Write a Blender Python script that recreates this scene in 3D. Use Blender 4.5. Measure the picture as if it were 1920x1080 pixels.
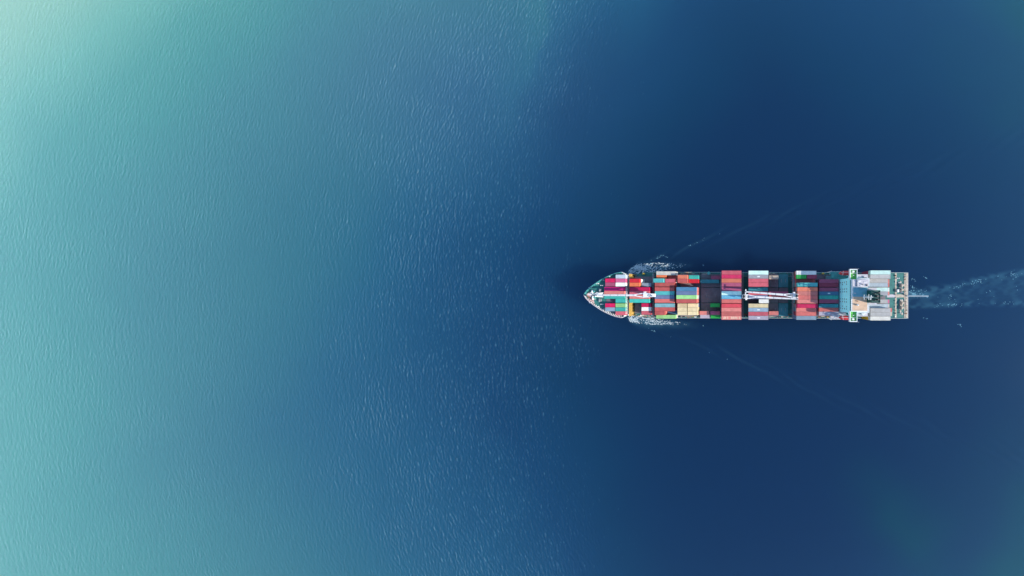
import bpy, math, random
import numpy as np
from mathutils import Vector, Matrix

for o in list(bpy.data.objects):
    bpy.data.objects.remove(o, do_unlink=True)
scene = bpy.context.scene
col = scene.collection
R = math.radians

# ------------------------------------------------------------------ camera
CAM_H = 165.0
cam_d = bpy.data.cameras.new("camera")
cam_d.sensor_width = 36.0
cam_d.lens = 36.0 * 438.0 / 1920.0
cam_d.shift_x = -435.0 / 1920.0
cam_d.shift_y = 13.5 / 1920.0
cam_d.clip_end = 60000.0
cam = bpy.data.objects.new("camera", cam_d)
cam.location = (0, 0, CAM_H)
cam.rotation_euler = (0, 0, R(0.12))
col.objects.link(cam)
scene.camera = cam

# ------------------------------------------------------------------ sky, sun, exposure
SUN_EL = R(27.0)
SUN_AZ = R(-14.0)                     # direction towards the sun, measured from +X
sun_dir = Vector((math.cos(SUN_EL) * math.cos(SUN_AZ), math.cos(SUN_EL) * math.sin(SUN_AZ), math.sin(SUN_EL)))
world = bpy.data.worlds.new("World")
scene.world = world
world.use_nodes = True
wn = world.node_tree
bg = wn.nodes["Background"]
sky = wn.nodes.new("ShaderNodeTexSky")
sky.sky_type = 'NISHITA'
sky.sun_disc = False
sky.sun_elevation = SUN_EL
sky.sun_rotation = math.pi / 2 - SUN_AZ
sky.altitude = 100.0
sky.air_density = 1.0
sky.dust_density = 0.0
sky.ozone_density = 1.5
wn.links.new(sky.outputs[0], bg.inputs[0])
bg.inputs[1].default_value = 0.15
sun_d = bpy.data.lights.new("sun", 'SUN')
sun_d.energy = 3.4
sun_d.angle = R(0.5)
sun_d.color = (1.0, 0.93, 0.82)
sun = bpy.data.objects.new("sun", sun_d)
sun.rotation_euler = sun_dir.to_track_quat('Z', 'Y').to_euler()
sun.location = sun_dir * 300
col.objects.link(sun)
scene.view_settings.view_transform = 'Standard'
scene.view_settings.look = 'None'
scene.view_settings.exposure = 0.85
scene.view_settings.gamma = 1.0
scene.view_settings.use_curve_mapping = False


# ------------------------------------------------------------------ helpers
def px(p, z):
    """photo column -> world X at height z (the place was surveyed from the photograph)"""
    return (p - 1395.0) * (CAM_H - z) / 438.0


def tag(o, label=None, cat=None, group=None, kind=None):
    if label: o["label"] = label
    if cat: o["category"] = cat
    if group: o["group"] = group
    if kind: o["kind"] = kind
    return o


def empty(name, loc=(0, 0, 0), parent=None):
    o = bpy.data.objects.new(name, None)
    o.empty_display_size = 0.5
    o.location = loc
    if parent: o.parent = parent
    col.objects.link(o)
    return o


class MB:
    def __init__(self):
        self.v, self.f = [], []

    def add(self, vs, fs):
        n = len(self.v)
        self.v += [tuple(p) for p in vs]
        self.f += [tuple(i + n for i in f) for f in fs]
        return self

    def box(self, x0, x1, y0, y1, z0, z1):
        return self.add([(x0, y0, z0), (x1, y0, z0), (x1, y1, z0), (x0, y1, z0), (x0, y0, z1), (x1, y0, z1), (x1, y1, z1), (x0, y1, z1)],
                        [(0, 3, 2, 1), (4, 5, 6, 7), (0, 1, 5, 4), (1, 2, 6, 5), (2, 3, 7, 6), (3, 0, 4, 7)])

    def cbox(self, x, y, z, sx, sy, sz):
        return self.box(x - sx / 2, x + sx / 2, y - sy / 2, y + sy / 2, z, z + sz)

    def prism(self, poly, z0, z1):
        n = len(poly)
        a = sum(poly[i][0] * poly[(i + 1) % n][1] - poly[(i + 1) % n][0] * poly[i][1] for i in range(n))
        if a < 0: poly = poly[::-1]
        vs = [(x, y, z0) for x, y in poly] + [(x, y, z1) for x, y in poly]
        fs = [tuple(range(n - 1, -1, -1)), tuple(range(n, 2 * n))]
        fs += [(i, (i + 1) % n, n + (i + 1) % n, n + i) for i in range(n)]
        return self.add(vs, fs)

    def frustum(self, poly0, z0, poly1, z1):
        n = len(poly0)
        vs = [(x, y, z0) for x, y in poly0] + [(x, y, z1) for x, y in poly1]
        fs = [tuple(range(n - 1, -1, -1)), tuple(range(n, 2 * n))]
        fs += [(i, (i + 1) % n, n + (i + 1) % n, n + i) for i in range(n)]
        return self.add(vs, fs)

    def bar(self, p0, p1, w, h=None):
        """square bar between two points"""
        h = h or w
        p0, p1 = Vector(p0), Vector(p1)
        d = (p1 - p0).normalized()
        up = Vector((0, 0, 1)) if abs(d.z) < 0.95 else Vector((0, 1, 0))
        s = d.cross(up).normalized() * w / 2
        u = s.cross(d).normalized() * h / 2
        vs = [p + a * s + b * u for p in (p0, p1) for a, b in ((-1, -1), (1, -1), (1, 1), (-1, 1))]
        return self.add(vs, [(3, 2, 1, 0), (4, 5, 6, 7), (0, 1, 5, 4), (1, 2, 6, 5), (2, 3, 7, 6), (3, 0, 4, 7)])

    def cyl(self, p0, p1, r0, r1=None, n=12):
        r1 = r0 if r1 is None else r1
        p0, p1 = Vector(p0), Vector(p1)
        d = (p1 - p0).normalized()
        up = Vector((0, 0, 1)) if abs(d.z) < 0.95 else Vector((0, 1, 0))
        s = d.cross(up).normalized()
        u = s.cross(d).normalized()
        vs = []
        for p, r in ((p0, r0), (p1, r1)):
            vs += [p + (s * math.cos(t) + u * math.sin(t)) * r for t in (2 * math.pi * i / n for i in range(n))]
        fs = [tuple(range(n - 1, -1, -1)), tuple(range(n, 2 * n))]
        fs += [(i, (i + 1) % n, n + (i + 1) % n, n + i) for i in range(n)]
        return self.add(vs, fs)

    def mesh(self, name):
        m = bpy.data.meshes.new(name)
        m.from_pydata(self.v, [], self.f)
        m.update()
        return m

    def build(self, name, mat, parent=None, bevel=0.0, smooth=False):
        m = self.mesh(name)
        m.materials.append(mat)
        o = bpy.data.objects.new(name, m)
        if parent: o.parent = parent
        col.objects.link(o)
        import bmesh
        bm = bmesh.new(); bm.from_mesh(m)
        bmesh.ops.recalc_face_normals(bm, faces=bm.faces)
        if bevel:
            bmesh.ops.bevel(bm, geom=list(bm.edges), offset=bevel, segments=1, affect='EDGES', profile=0.5)
        bm.to_mesh(m); bm.free()
        if smooth:
            for p in m.polygons: p.use_smooth = True
        return o


def paint(name, c, rough=0.55, wear=0.25, rust=0.0, scale=0.5, vary=0.0, metallic=0.0, spec=0.4):
    """weathered paint: blotchy fading, optional rust, optional change from object to object"""
    m = bpy.data.materials.new(name)
    m.use_nodes = True
    nt = m.node_tree
    b = nt.nodes["Principled BSDF"]
    b.inputs["Roughness"].default_value = rough
    b.inputs["Metallic"].default_value = metallic
    b.inputs["Specular IOR Level"].default_value = spec
    tc = nt.nodes.new("ShaderNodeTexCoord")
    oi = nt.nodes.new("ShaderNodeObjectInfo")
    add = nt.nodes.new("ShaderNodeVectorMath"); add.operation = 'ADD'
    mul = nt.nodes.new("ShaderNodeVectorMath"); mul.operation = 'SCALE'
    mul.inputs[0].default_value = (37.0, 91.0, 53.0)
    nt.links.new(oi.outputs["Random"], mul.inputs["Scale"])
    nt.links.new(tc.outputs["Object"], add.inputs[0])
    nt.links.new(mul.outputs[0], add.inputs[1])
    n1 = nt.nodes.new("ShaderNodeTexNoise")
    n1.inputs["Scale"].default_value = scale
    n1.inputs["Detail"].default_value = 5
    n1.inputs["Roughness"].default_value = 0.65
    nt.links.new(add.outputs[0], n1.inputs["Vector"])
    hsv = nt.nodes.new("ShaderNodeHueSaturation")
    hsv.inputs["Color"].default_value = (*c, 1)
    mr = nt.nodes.new("ShaderNodeMapRange")
    mr.inputs[1].default_value = 0.25; mr.inputs[2].default_value = 0.75
    mr.inputs[3].default_value = 1.0 - wear; mr.inputs[4].default_value = 1.0 + wear
    nt.links.new(n1.outputs[0], mr.inputs[0])
    last = mr.outputs[0]
    if vary:
        mv = nt.nodes.new("ShaderNodeMapRange")
        mv.inputs[3].default_value = 1.0 - vary; mv.inputs[4].default_value = 1.0 + vary
        nt.links.new(oi.outputs["Random"], mv.inputs[0])
        mm = nt.nodes.new("ShaderNodeMath"); mm.operation = 'MULTIPLY'
        nt.links.new(last, mm.inputs[0]); nt.links.new(mv.outputs[0], mm.inputs[1])
        last = mm.outputs[0]
    nt.links.new(last, hsv.inputs["Value"])
    out = hsv.outputs[0]
    if rust:
        n2 = nt.nodes.new("ShaderNodeTexNoise")
        n2.inputs["Scale"].default_value = scale * 3.1
        n2.inputs["Detail"].default_value = 6
        n2.inputs["Roughness"].default_value = 0.7
        nt.links.new(add.outputs[0], n2.inputs["Vector"])
        rr = nt.nodes.new("ShaderNodeMapRange")
        rr.inputs[1].default_value = 0.72 - rust * 0.25; rr.inputs[2].default_value = 0.80 - rust * 0.2
        rr.inputs[3].default_value = 0.0; rr.inputs[4].default_value = 0.8
        nt.links.new(n2.outputs[0], rr.inputs[0])
        mx = nt.nodes.new("ShaderNodeMix"); mx.data_type = 'RGBA'
        mx.inputs["B"].default_value = (0.16, 0.065, 0.03, 1)
        nt.links.new(rr.outputs[0], mx.inputs["Factor"])
        nt.links.new(out, mx.inputs["A"])
        out = mx.outputs["Result"]
    nt.links.new(out, b.inputs["Base Color"])
    return m


def fft_field(n, d, spec, seed):
    rng = np.random.default_rng(seed)
    w = np.fft.fft2(rng.standard_normal((n, n)))
    k = 2 * np.pi * np.fft.fftfreq(n, d)
    KX, KY = np.meshgrid(k, k, indexing='ij')
    a = np.sqrt(np.maximum(spec(KX, KY), 0.0))
    a[0, 0] = 0
    h = np.real(np.fft.ifft2(w * a))
    return (h / h.std()).astype(np.float64)


def sample(F, d, x, y):
    n = F.shape[0]
    u, v = x / d, y / d
    i, j = np.floor(u).astype(int), np.floor(v).astype(int)
    a, b = u - i, v - j
    i0, j0, i1, j1 = i % n, j % n, (i + 1) % n, (j + 1) % n
    return (F[i0, j0] * (1 - a) * (1 - b) + F[i1, j0] * a * (1 - b) + F[i0, j1] * (1 - a) * b + F[i1, j1] * a * b)


def sstep(a, b, x):
    t = np.clip((x - a) / (b - a), 0, 1)
    return t * t * (3 - 2 * t)


# ------------------------------------------------------------------ sea
DX = 0.45                              # spacing of the wave tables
NW = 1536
def wind_sea(KX, KY, lam, width, spread):
    k = np.hypot(KX, KY) + 1e-9
    k0 = 2 * np.pi / lam
    radial = np.exp(-0.5 * (np.log(k / k0) / width) ** 2) / k
    c = np.abs(KX) / k
    return radial * c ** spread

W1 = fft_field(NW, DX, lambda a, b: wind_sea(a, b, 1.75, 0.30, 6), 11)
W2 = fft_field(NW, DX, lambda a, b: wind_sea(a, b, 3.0, 0.36, 6), 12)
W3 = fft_field(NW, DX, lambda a, b: np.exp(-(np.hypot(a, b) / 0.10) ** 2), 13)      # broad patches
W4 = fft_field(NW, DX, lambda a, b: np.exp(-(np.hypot(a, b) / 0.03) ** 2), 14)


def ripple_amp(x, y):
    """how far the wind has roughened the water"""
    xb = x - np.where(y > 0, 0.0013, 0.0007) * y * y + 6 * sample(W3, DX, x, y)
    rough = 1 - sstep(-175, -88, xb)
    soft = sstep(-340, -215, xb)
    return 0.07 + rough * (0.24 + 0.56 * soft) * (1.0 + 0.16 * sample(W3, DX, x + 90, y))


def kelvin(x, y):
    """the two arms of the ship's bow wave"""
    h = np.zeros_like(x)
    for s in (1, -1):
        yy = s * y
        t = x + 79.0
        v = yy - (19.0 + t * (0.347 if s > 0 else 0.357))
        w = 2.6 + 0.022 * np.clip(t, 0, None)
        env = np.exp(-(v / w) ** 2) * sstep(0, 25, t) * np.exp(-np.clip(t, 0, None) / 180.0)
        ph = (-math.sin(R(33)) * t + math.cos(R(33)) * yy) * 2 * math.pi / 7.5
        h += env * (0.30 * np.sin(ph + 0.7 * np.sin(t * 0.13)) + 0.08 * np.sin(1.9 * ph + t * 0.21))
    return h


def wake_swirl(x, y):
    t = x - 108.0
    yc = -1.5 + 0.035 * np.clip(t, 0, None)
    w = 7.0 + 0.08 * np.clip(t, 0, None)
    return np.exp(-((y - yc) / w) ** 2) * sstep(-4, 6, t)


def wave_frame(x, y):
    return x - 0.0009 * y * np.abs(y) * np.where(y > 0, 0.8, -1.0)


def sea_height(x, y):
    xs = wave_frame(x, y)
    f = np.exp(-np.clip(np.abs(x + 160) - 385, 0, None) / 8) * np.exp(-np.clip(np.abs(y) - 222, 0, None) / 8)
    a = ripple_amp(x, y)
    h1 = sample(W1, DX, xs, y)
    h1 = h1 + 0.22 * (h1 * h1 - 1)
    h2 = sample(W2, DX, xs + 31, y)
    return f * (a * (1 + 0.5 * sstep(-330, -225, x)) * (0.030 * h1 + 0.034 * h2) + kelvin(x, y) + wake_swirl(x, y) * 0.06 * sample(W1, DX, y * 1.3, x * 0.8))


def crest_glint(x, y):
    """thin pale streaks on steep wavelet tops, sky glints painted as colour, where the wind blows"""
    xs = wave_frame(x, y)
    h = 0.8 * sample(W1, DX, xs, y) + 0.6 * sample(W2, DX, xs + 31, y)
    xb = x - np.where(y > 0, 0.0013, 0.0007) * y * y + 14 * sample(W3, DX, x, y)
    zone = sstep(-330, -225, xb) * (1 - sstep(-185, -70, xb))
    lo = 2.25 - 1.75 * zone
    return np.where(zone > 0.01, np.clip((h - lo) / 2.3, 0, 1) ** 1.5, 0.0) * np.clip(0.5 + zone, 0, 1)


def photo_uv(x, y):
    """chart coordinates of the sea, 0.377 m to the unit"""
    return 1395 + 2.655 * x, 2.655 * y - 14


def tint_field(x, y):
    """0 around the ship, growing outwards: depth tint with light falloff painted in; 0..1"""
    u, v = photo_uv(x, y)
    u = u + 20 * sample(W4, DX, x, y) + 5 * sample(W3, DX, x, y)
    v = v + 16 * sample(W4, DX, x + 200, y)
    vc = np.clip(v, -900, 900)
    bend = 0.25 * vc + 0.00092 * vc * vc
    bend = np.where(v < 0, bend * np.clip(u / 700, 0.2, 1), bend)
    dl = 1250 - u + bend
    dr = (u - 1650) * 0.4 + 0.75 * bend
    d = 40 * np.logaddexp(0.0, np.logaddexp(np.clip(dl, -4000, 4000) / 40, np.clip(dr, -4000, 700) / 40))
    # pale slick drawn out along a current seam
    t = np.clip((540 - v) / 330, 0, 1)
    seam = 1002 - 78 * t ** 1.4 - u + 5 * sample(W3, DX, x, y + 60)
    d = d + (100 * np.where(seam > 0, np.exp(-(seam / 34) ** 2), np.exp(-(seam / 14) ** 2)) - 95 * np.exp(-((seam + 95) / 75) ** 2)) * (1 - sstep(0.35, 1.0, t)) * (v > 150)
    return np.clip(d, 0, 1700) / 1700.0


def green_tint(x, y):
    """greener water towards two corners and in one patch"""
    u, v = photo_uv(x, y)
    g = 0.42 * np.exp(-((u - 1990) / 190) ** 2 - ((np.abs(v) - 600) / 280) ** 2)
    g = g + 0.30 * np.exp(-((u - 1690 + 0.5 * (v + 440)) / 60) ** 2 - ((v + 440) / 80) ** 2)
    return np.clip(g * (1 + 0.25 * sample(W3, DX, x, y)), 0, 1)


FAR = [8, 30, 80, 200, 500, 1200, 3000, 8000, 25000]
XS = np.concatenate([[-545 - q for q in FAR[::-1]], np.arange(-545, -400, 0.55), np.arange(-400, -60, 0.42), np.arange(-60, 225.1, 0.85), [226 + q for q in FAR]])
YS = np.concatenate([[-225 - q for q in FAR[::-1]], np.arange(-225, 225.1, 0.6), [226 + q for q in FAR]])
GX, GY = np.meshgrid(XS, YS, indexing='ij')
GZ = sea_height(GX, GY)
nx, ny = GX.shape
idx = np.arange(nx * ny).reshape(nx, ny)
quads = np.stack([idx[:-1, :-1], idx[1:, :-1], idx[1:, 1:], idx[:-1, 1:]], -1).reshape(-1, 4)
sm = bpy.data.meshes.new("sea")
sm.vertices.add(nx * ny)
sm.vertices.foreach_set("co", np.stack([GX, GY, GZ], -1).astype(np.float32).ravel())
sm.loops.add(quads.size)
sm.loops.foreach_set("vertex_index", quads.astype(np.int32).ravel())
sm.polygons.add(len(quads))
sm.polygons.foreach_set("loop_start", np.arange(0, quads.size, 4, dtype=np.int32))
sm.polygons.foreach_set("use_smooth", np.ones(len(quads), dtype=bool))
sm.update(calc_edges=True)


def attr(mesh, name, a):
    at = mesh.attributes.new(name, 'FLOAT', 'POINT')
    at.data.foreach_set("value", a.astype(np.float32).ravel())


attr(sm, "sea_tint", tint_field(GX, GY))  # depth tint plus light falloff painted into the base colour
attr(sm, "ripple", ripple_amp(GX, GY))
attr(sm, "green_tint", green_tint(GX, GY))
_u, _v = photo_uv(GX, GY)                  # milky blue tint towards the north
attr(sm, "milky_tint", 0.34 * sstep(60, 460, _v) * np.exp(-((_u - 760) / 300) ** 2))
attr(sm, "crest_glint", crest_glint(GX, GY))


def wake_edges(t):
    up = np.interp(t, [0, 8, 20, 38, 55, 92], [1.5, 3.6, 4.4, 6.0, 11.5, 17.5])
    lo = np.interp(t, [0, 8, 20, 38, 55, 92], [-7.0, -8.0, -7.4, -6.6, -5.8, -6.0])
    return up, lo


def aeration_and_relief(x, y):
    """air churned down by screw and bow wave turns the water milky; wave-arm relief painted in"""
    t = x - 109.0
    up, lo = wake_edges(t)
    st = 0.5 + 0.5 * np.clip(sample(W2, DX, x * 0.25, y * 1.1 + 40) + 0.5 * sample(W3, DX, x, y * 2), -1, 1)
    band = sstep(-3, 2.5, up - y) * sstep(-2, 2, y - lo) * sstep(-1, 4, t)
    edge = np.exp(-((y - up) / 2.2) ** 2) + np.exp(-((y - lo) / 1.8) ** 2)
    a = band * (0.04 + 0.09 * st) + sstep(1, 12, t) * edge * 0.17 * st
    a = a + 0.55 * np.exp(-((y - 0.6) / 2.0) ** 2) * sstep(-1, 2, t) * (1 - sstep(6, 34, t)) * (0.5 + 0.5 * st)
    for s in (1, -1):
        v = (s * y - np.interp(x, [-84, -75, -60, -36], [15.5, 18.0, 19.5, 21.0])) / np.interp(x, [-84, -74, -36], [1.5, 3.6, 2.4])
        a = a + np.exp(-v * v) * np.interp(x, [-84, -79, -68, -50, -30], [0, 0.55, 0.5, 0.28, 0.0]) * (0.5 + 0.5 * st)
        t2 = x + 79.0                       # pale strokes along the wave arm: lighting of its relief put into colour
        w = s * y - (19.5 + t2 * 0.362) + 1.2 * sample(W3, DX, x * 0.6, y * 0.6 + 30)
        ph = (-math.sin(R(30)) * t2 + math.cos(R(30)) * s * y) * 2 * math.pi / 6.5
        step = sstep(0.1, 1.0, np.sin(ph + 1.2 * sample(W3, DX, x, y)))
        a = a + np.exp(-(w / (2.8 + 0.014 * t2)) ** 2) * np.interp(x, [-76, -64, -30, 30, 110, 150], [0, 0.08, 0.052, 0.028, 0.016, 0.0]) * step * sstep(-2.2, 0.4, sample(W3, DX, x * 0.5 + 70, y * 0.5))
    return np.clip(a, 0, 0.85)


attr(sm, "bubbles_and_relief", aeration_and_relief(GX, GY))


def sea_material():
    m = bpy.data.materials.new("sea_water")
    m.use_nodes = True
    nt = m.node_tree
    L = nt.links.new
    b = nt.nodes["Principled BSDF"]
    b.inputs["Roughness"].default_value = 0.06
    b.subsurface_method = 'BURLEY'
    b.inputs["Subsurface Weight"].default_value = 0.94
    b.inputs["Subsurface Radius"].default_value = (60.0, 80.0, 100.0)
    b.inputs["Subsurface Scale"].default_value = 1.0
    b.inputs["IOR"].default_value = 1.333
    at = nt.nodes.new("ShaderNodeAttribute"); at.attribute_name = "sea_tint"
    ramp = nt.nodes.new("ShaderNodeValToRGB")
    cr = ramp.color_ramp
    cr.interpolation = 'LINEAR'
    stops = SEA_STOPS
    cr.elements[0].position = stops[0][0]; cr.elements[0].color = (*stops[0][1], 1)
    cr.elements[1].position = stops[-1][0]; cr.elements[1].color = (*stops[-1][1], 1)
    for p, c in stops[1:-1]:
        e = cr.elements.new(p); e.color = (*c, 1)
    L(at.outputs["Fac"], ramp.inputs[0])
    bu = nt.nodes.new("ShaderNodeAttribute"); bu.attribute_name = "bubbles_and_relief"
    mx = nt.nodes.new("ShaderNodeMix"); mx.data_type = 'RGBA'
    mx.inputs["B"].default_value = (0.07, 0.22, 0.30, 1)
    si = nt.nodes.new("ShaderNodeAttribute"); si.attribute_name = "green_tint"
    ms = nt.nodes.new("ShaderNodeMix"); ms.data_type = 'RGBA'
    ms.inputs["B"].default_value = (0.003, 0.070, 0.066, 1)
    mk = nt.nodes.new("ShaderNodeAttribute"); mk.attribute_name = "milky_tint"
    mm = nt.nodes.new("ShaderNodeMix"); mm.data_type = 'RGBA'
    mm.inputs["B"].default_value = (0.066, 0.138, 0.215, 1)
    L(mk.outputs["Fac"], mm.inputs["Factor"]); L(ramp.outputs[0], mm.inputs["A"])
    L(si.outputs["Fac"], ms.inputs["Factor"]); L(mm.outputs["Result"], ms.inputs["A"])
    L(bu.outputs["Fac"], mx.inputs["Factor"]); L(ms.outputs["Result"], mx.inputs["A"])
    # wavelet glints painted into the base colour, paler than the water
    tc = nt.nodes.new("ShaderNodeTexCoord")
    rp = nt.nodes.new("ShaderNodeAttribute"); rp.attribute_name = "ripple"
    ca = nt.nodes.new("ShaderNodeAttribute"); ca.attribute_name = "crest_glint"
    fm = nt.nodes.new("ShaderNodeMath"); fm.operation = 'MULTIPLY'; fm.inputs[1].default_value = 0.25
    L(ca.outputs["Fac"], fm.inputs[0])
    mx2 = nt.nodes.new("ShaderNodeMix"); mx2.data_type = 'RGBA'
    mx2.inputs["B"].default_value = (0.15, 0.36, 0.45, 1)
    L(fm.outputs[0], mx2.inputs["Factor"]); L(mx.outputs["Result"], mx2.inputs["A"])
    L(mx2.outputs["Result"], b.inputs["Base Color"])
    # fine ripples
    mp2 = nt.nodes.new("ShaderNodeMapping"); mp2.inputs["Scale"].default_value = (1.0, 0.42, 1)
    n2 = nt.nodes.new("ShaderNodeTexNoise"); n2.inputs["Scale"].default_value = 1.1
    n2.inputs["Detail"].default_value = 4; n2.inputs["Roughness"].default_value = 0.6
    L(tc.outputs["Object"], mp2.inputs[0]); L(mp2.outputs[0], n2.inputs["Vector"])
    bp = nt.nodes.new("ShaderNodeBump")
    bs = nt.nodes.new("ShaderNodeMath"); bs.operation = 'MULTIPLY'; bs.inputs[1].default_value = 0.75
    L(rp.outputs["Fac"], bs.inputs[0]); L(bs.outputs[0], bp.inputs["Strength"])
    bp.inputs["Distance"].default_value = 0.22
    L(n2.outputs[0], bp.inputs["Height"])
    L(bp.outputs[0], b.inputs["Normal"])
    return m


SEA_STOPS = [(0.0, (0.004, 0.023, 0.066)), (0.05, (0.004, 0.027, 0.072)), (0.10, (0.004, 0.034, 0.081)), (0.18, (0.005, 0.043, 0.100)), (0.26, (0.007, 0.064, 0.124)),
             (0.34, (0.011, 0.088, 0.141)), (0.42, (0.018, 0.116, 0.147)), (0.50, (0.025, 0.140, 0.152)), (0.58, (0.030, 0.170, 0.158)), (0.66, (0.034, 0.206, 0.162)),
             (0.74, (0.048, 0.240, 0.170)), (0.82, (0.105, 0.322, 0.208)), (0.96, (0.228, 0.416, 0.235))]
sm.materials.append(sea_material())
sea = bpy.data.objects.new("sea", sm)
col.objects.link(sea)
tag(sea, "open sea grading from pale turquoise to deep navy", "sea", kind="structure")

# ------------------------------------------------------------------ paints of the ship
M = {
    'hull': paint("hull_paint", (0.02, 0.09, 0.10), 0.5, 0.2, 0.2, 0.15),
    'deck': paint("deck_paint", (0.030, 0.165, 0.150), 0.7, 0.35, 0.25, 0.35),
    'hatch': paint("hatch_paint", (0.145, 0.135, 0.155), 0.7, 0.3, 0.25, 0.3),
    'hatch_teal': paint("teal_hatch_paint", (0.05, 0.22, 0.25), 0.7, 0.3, 0.2, 0.3),
    'white': paint("white_paint", (0.80, 0.80, 0.78), 0.45, 0.08, 0.0, 0.4),
    'house': paint("house_paint", (0.40, 0.92, 0.92), 0.45, 0.03, 0.0, 0.3),
    'pale': paint("pale_deck_paint", (0.50, 0.47, 0.50), 0.6, 0.15, 0.12, 0.5),
    'tan': paint("tan_deck_paint", (0.62, 0.42, 0.28), 0.7, 0.18, 0.0, 0.5),
    'blue_deck': paint("blue_deck_paint", (0.14, 0.36, 0.43), 0.7, 0.15, 0.0, 0.5),
    'beige': paint("beige_walkway_paint", (0.50, 0.42, 0.33), 0.75, 0.3, 0.3, 0.7),
    'green': paint("green_deck_paint", (0.10, 0.42, 0.08), 0.65, 0.15, 0.0, 0.5),
    'funnel': paint("funnel_paint", (0.010, 0.075, 0.065), 0.5, 0.25, 0.0, 0.6),
    'dark': paint("dark_steel", (0.025, 0.028, 0.032), 0.6, 0.3, 0.0, 0.8),
    'steel': paint("grey_steel", (0.25, 0.26, 0.28), 0.5, 0.25, 0.2, 0.8),
    'rust': paint("rusty_steel", (0.28, 0.13, 0.07), 0.8, 0.4, 0.3, 1.2),
    'ochre': paint("ochre_paint", (0.52, 0.33, 0.09), 0.65, 0.35, 0.35, 0.8),
    'pinkish': paint("pinkish_primer", (0.62, 0.42, 0.40), 0.6, 0.25, 0.35, 0.9),
    'crane': paint("crane_paint", (0.78, 0.76, 0.76), 0.45, 0.12, 0.10, 0.6),
    'red': paint("lifeboat_red", (0.62, 0.04, 0.04), 0.4, 0.12, 0.0, 0.6),
    'teal': paint("teal_paint", (0.07, 0.30, 0.29), 0.55, 0.2, 0.1, 0.6),
    'yellow': paint("yellow_paint", (0.70, 0.45, 0.05), 0.5, 0.2, 0.0, 0.6),
}
glass = bpy.data.materials.new("window_glass"); glass.use_nodes = True
_g = glass.node_tree.nodes["Principled BSDF"]
_g.inputs["Base Color"].default_value = (0.015, 0.03, 0.04, 1); _g.inputs["Roughness"].default_value = 0.08

DECK_Z, HATCH_Z, FC_Z = 9.0, 10.5, 16.8

# ------------------------------------------------------------------ the ship
ship = empty("container_ship", (0, 0, 0))
tag(ship, "long container ship with teal decks and white bridge, under way across navy water", "ship")


def interp(tab, x):
    return float(np.interp(x, [t[0] for t in tab], [t[1] for t in tab]))


DECK_HB = [(-100.68, 0.15), (-99.61, 2.04), (-96.98, 4.67), (-93.76, 7.0), (-90.45, 9.24), (-87.24, 10.99), (-84.01, 12.45), (-80.8, 13.61), (-77.49, 14.29), (-76.61, 14.34)]
MAIN_HB = [(-76.6, 13.6), (-73, 13.85), (-67.5, 14.7), (-64, 15.25), (-40, 15.3), (109, 15.3)]
WL_HB = [(-97, 0.15), (-93, 1.2), (-88, 3.6), (-80, 7.0), (-70, 11.0), (-60, 13.8), (-50, 15.1), (-40, 15.3), (85, 15.3), (100, 14.0), (109, 12.5)]


def hull_mesh():
    mb = MB()
    xs = [-100.68, -99.6, -98.3, -96.97, -95.4, -93.76, -92.1, -90.44, -87.2, -84.0, -80.8, -77.5, -76.6]
    secs = []
    for x in xs:                                   # forecastle sections, flared
        d = interp(DECK_HB, x); w = interp(WL_HB, x) if x > -97 else 0.12
        w = min(w, d); zt = FC_Z
        secs.append([(x if x > -97 else -97 + (x + 97) * 0.25, w, -4.0), (x if x > -97 else -97 + (x + 97) * 0.3, w, 0.4),
                     (x if x > -97 else -97 + (x + 97) * 0.55, w + (d - w) * 0.22, 5.0), (x, w + (d - w) * 0.62, 9.5), (x, d, zt)])
    for x in [-76.5, -73, -70, -67.5, -64, -60, -55, -50, -40, 0, 50, 85, 92, 100, 105, 109]:
        d = interp(MAIN_HB, x); w = min(interp(WL_HB, x), d)
        secs.append([(x, w, -4.0), (x, w, 0.4), (x, w + (d - w) * 0.3, 4.0), (x, w + (d - w) * 0.75, 7.0), (x, d, DECK_Z)])
    n = 5
    vs, fs = [], []
    for s in secs:
        vs += [(x, y, z) for x, y, z in s] + [(x, -y, z) for x, y, z in s]
    for i in range(len(secs) - 1):
        a, b = i * 2 * n, (i + 1) * 2 * n
        for k in range(n - 1):
            fs.append((a + k, b + k, b + k + 1, a + k + 1))
            fs.append((a + n + k, a + n + k + 1, b + n + k + 1, b + n + k))
    a = (len(secs) - 1) * 2 * n
    for k in range(n - 1):
        fs.append((a + k, a + n + k, a + n + k + 1, a + k + 1))
    return mb.add(vs, fs)


hull_mesh().build("hull", M['hull'], ship)


def plan(tab, x0, x1, step=2.0, inset=0.0):
    xs = sorted(set([x0, x1] + [t[0] for t in tab if x0 < t[0] < x1]))
    top = [(x, max(interp(tab, x) - inset, 0.05)) for x in xs]
    return top + [(x, -y) for x, y in top[::-1]]


MB().prism(plan(DECK_HB, -100.66, -76.6, inset=0.02), FC_Z - 0.3, FC_Z).build("forecastle_deck", M['deck'], ship)
MB().prism(plan(MAIN_HB, -76.58, 108.98, inset=0.02), DECK_Z - 0.3, DECK_Z).build("main_deck", M['deck'], ship)
# forecastle bulkhead down to the main deck and the raised platform under the first bay
MB().box(-76.6, -76.3, -13.5, 13.5, DECK_Z, FC_Z - 0.02).build("forecastle_bulkhead", M['white'], ship)
MB().prism([(-87.3, 10.2), (-73.6, 13.2), (-73.6, -13.2), (-87.3, -10.2)], FC_Z - 0.25, FC_Z + 0.09).build("hatch_platform", M['hatch'], ship)
for s in (1, -1):
    for x in (-76.5, -74.2):
        MB().box(x - 0.2, x + 0.2, s * 12.4 - 0.2, s * 12.4 + 0.2, DECK_Z, FC_Z - 0.1).build("platform_post", M['white'], ship)


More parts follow.
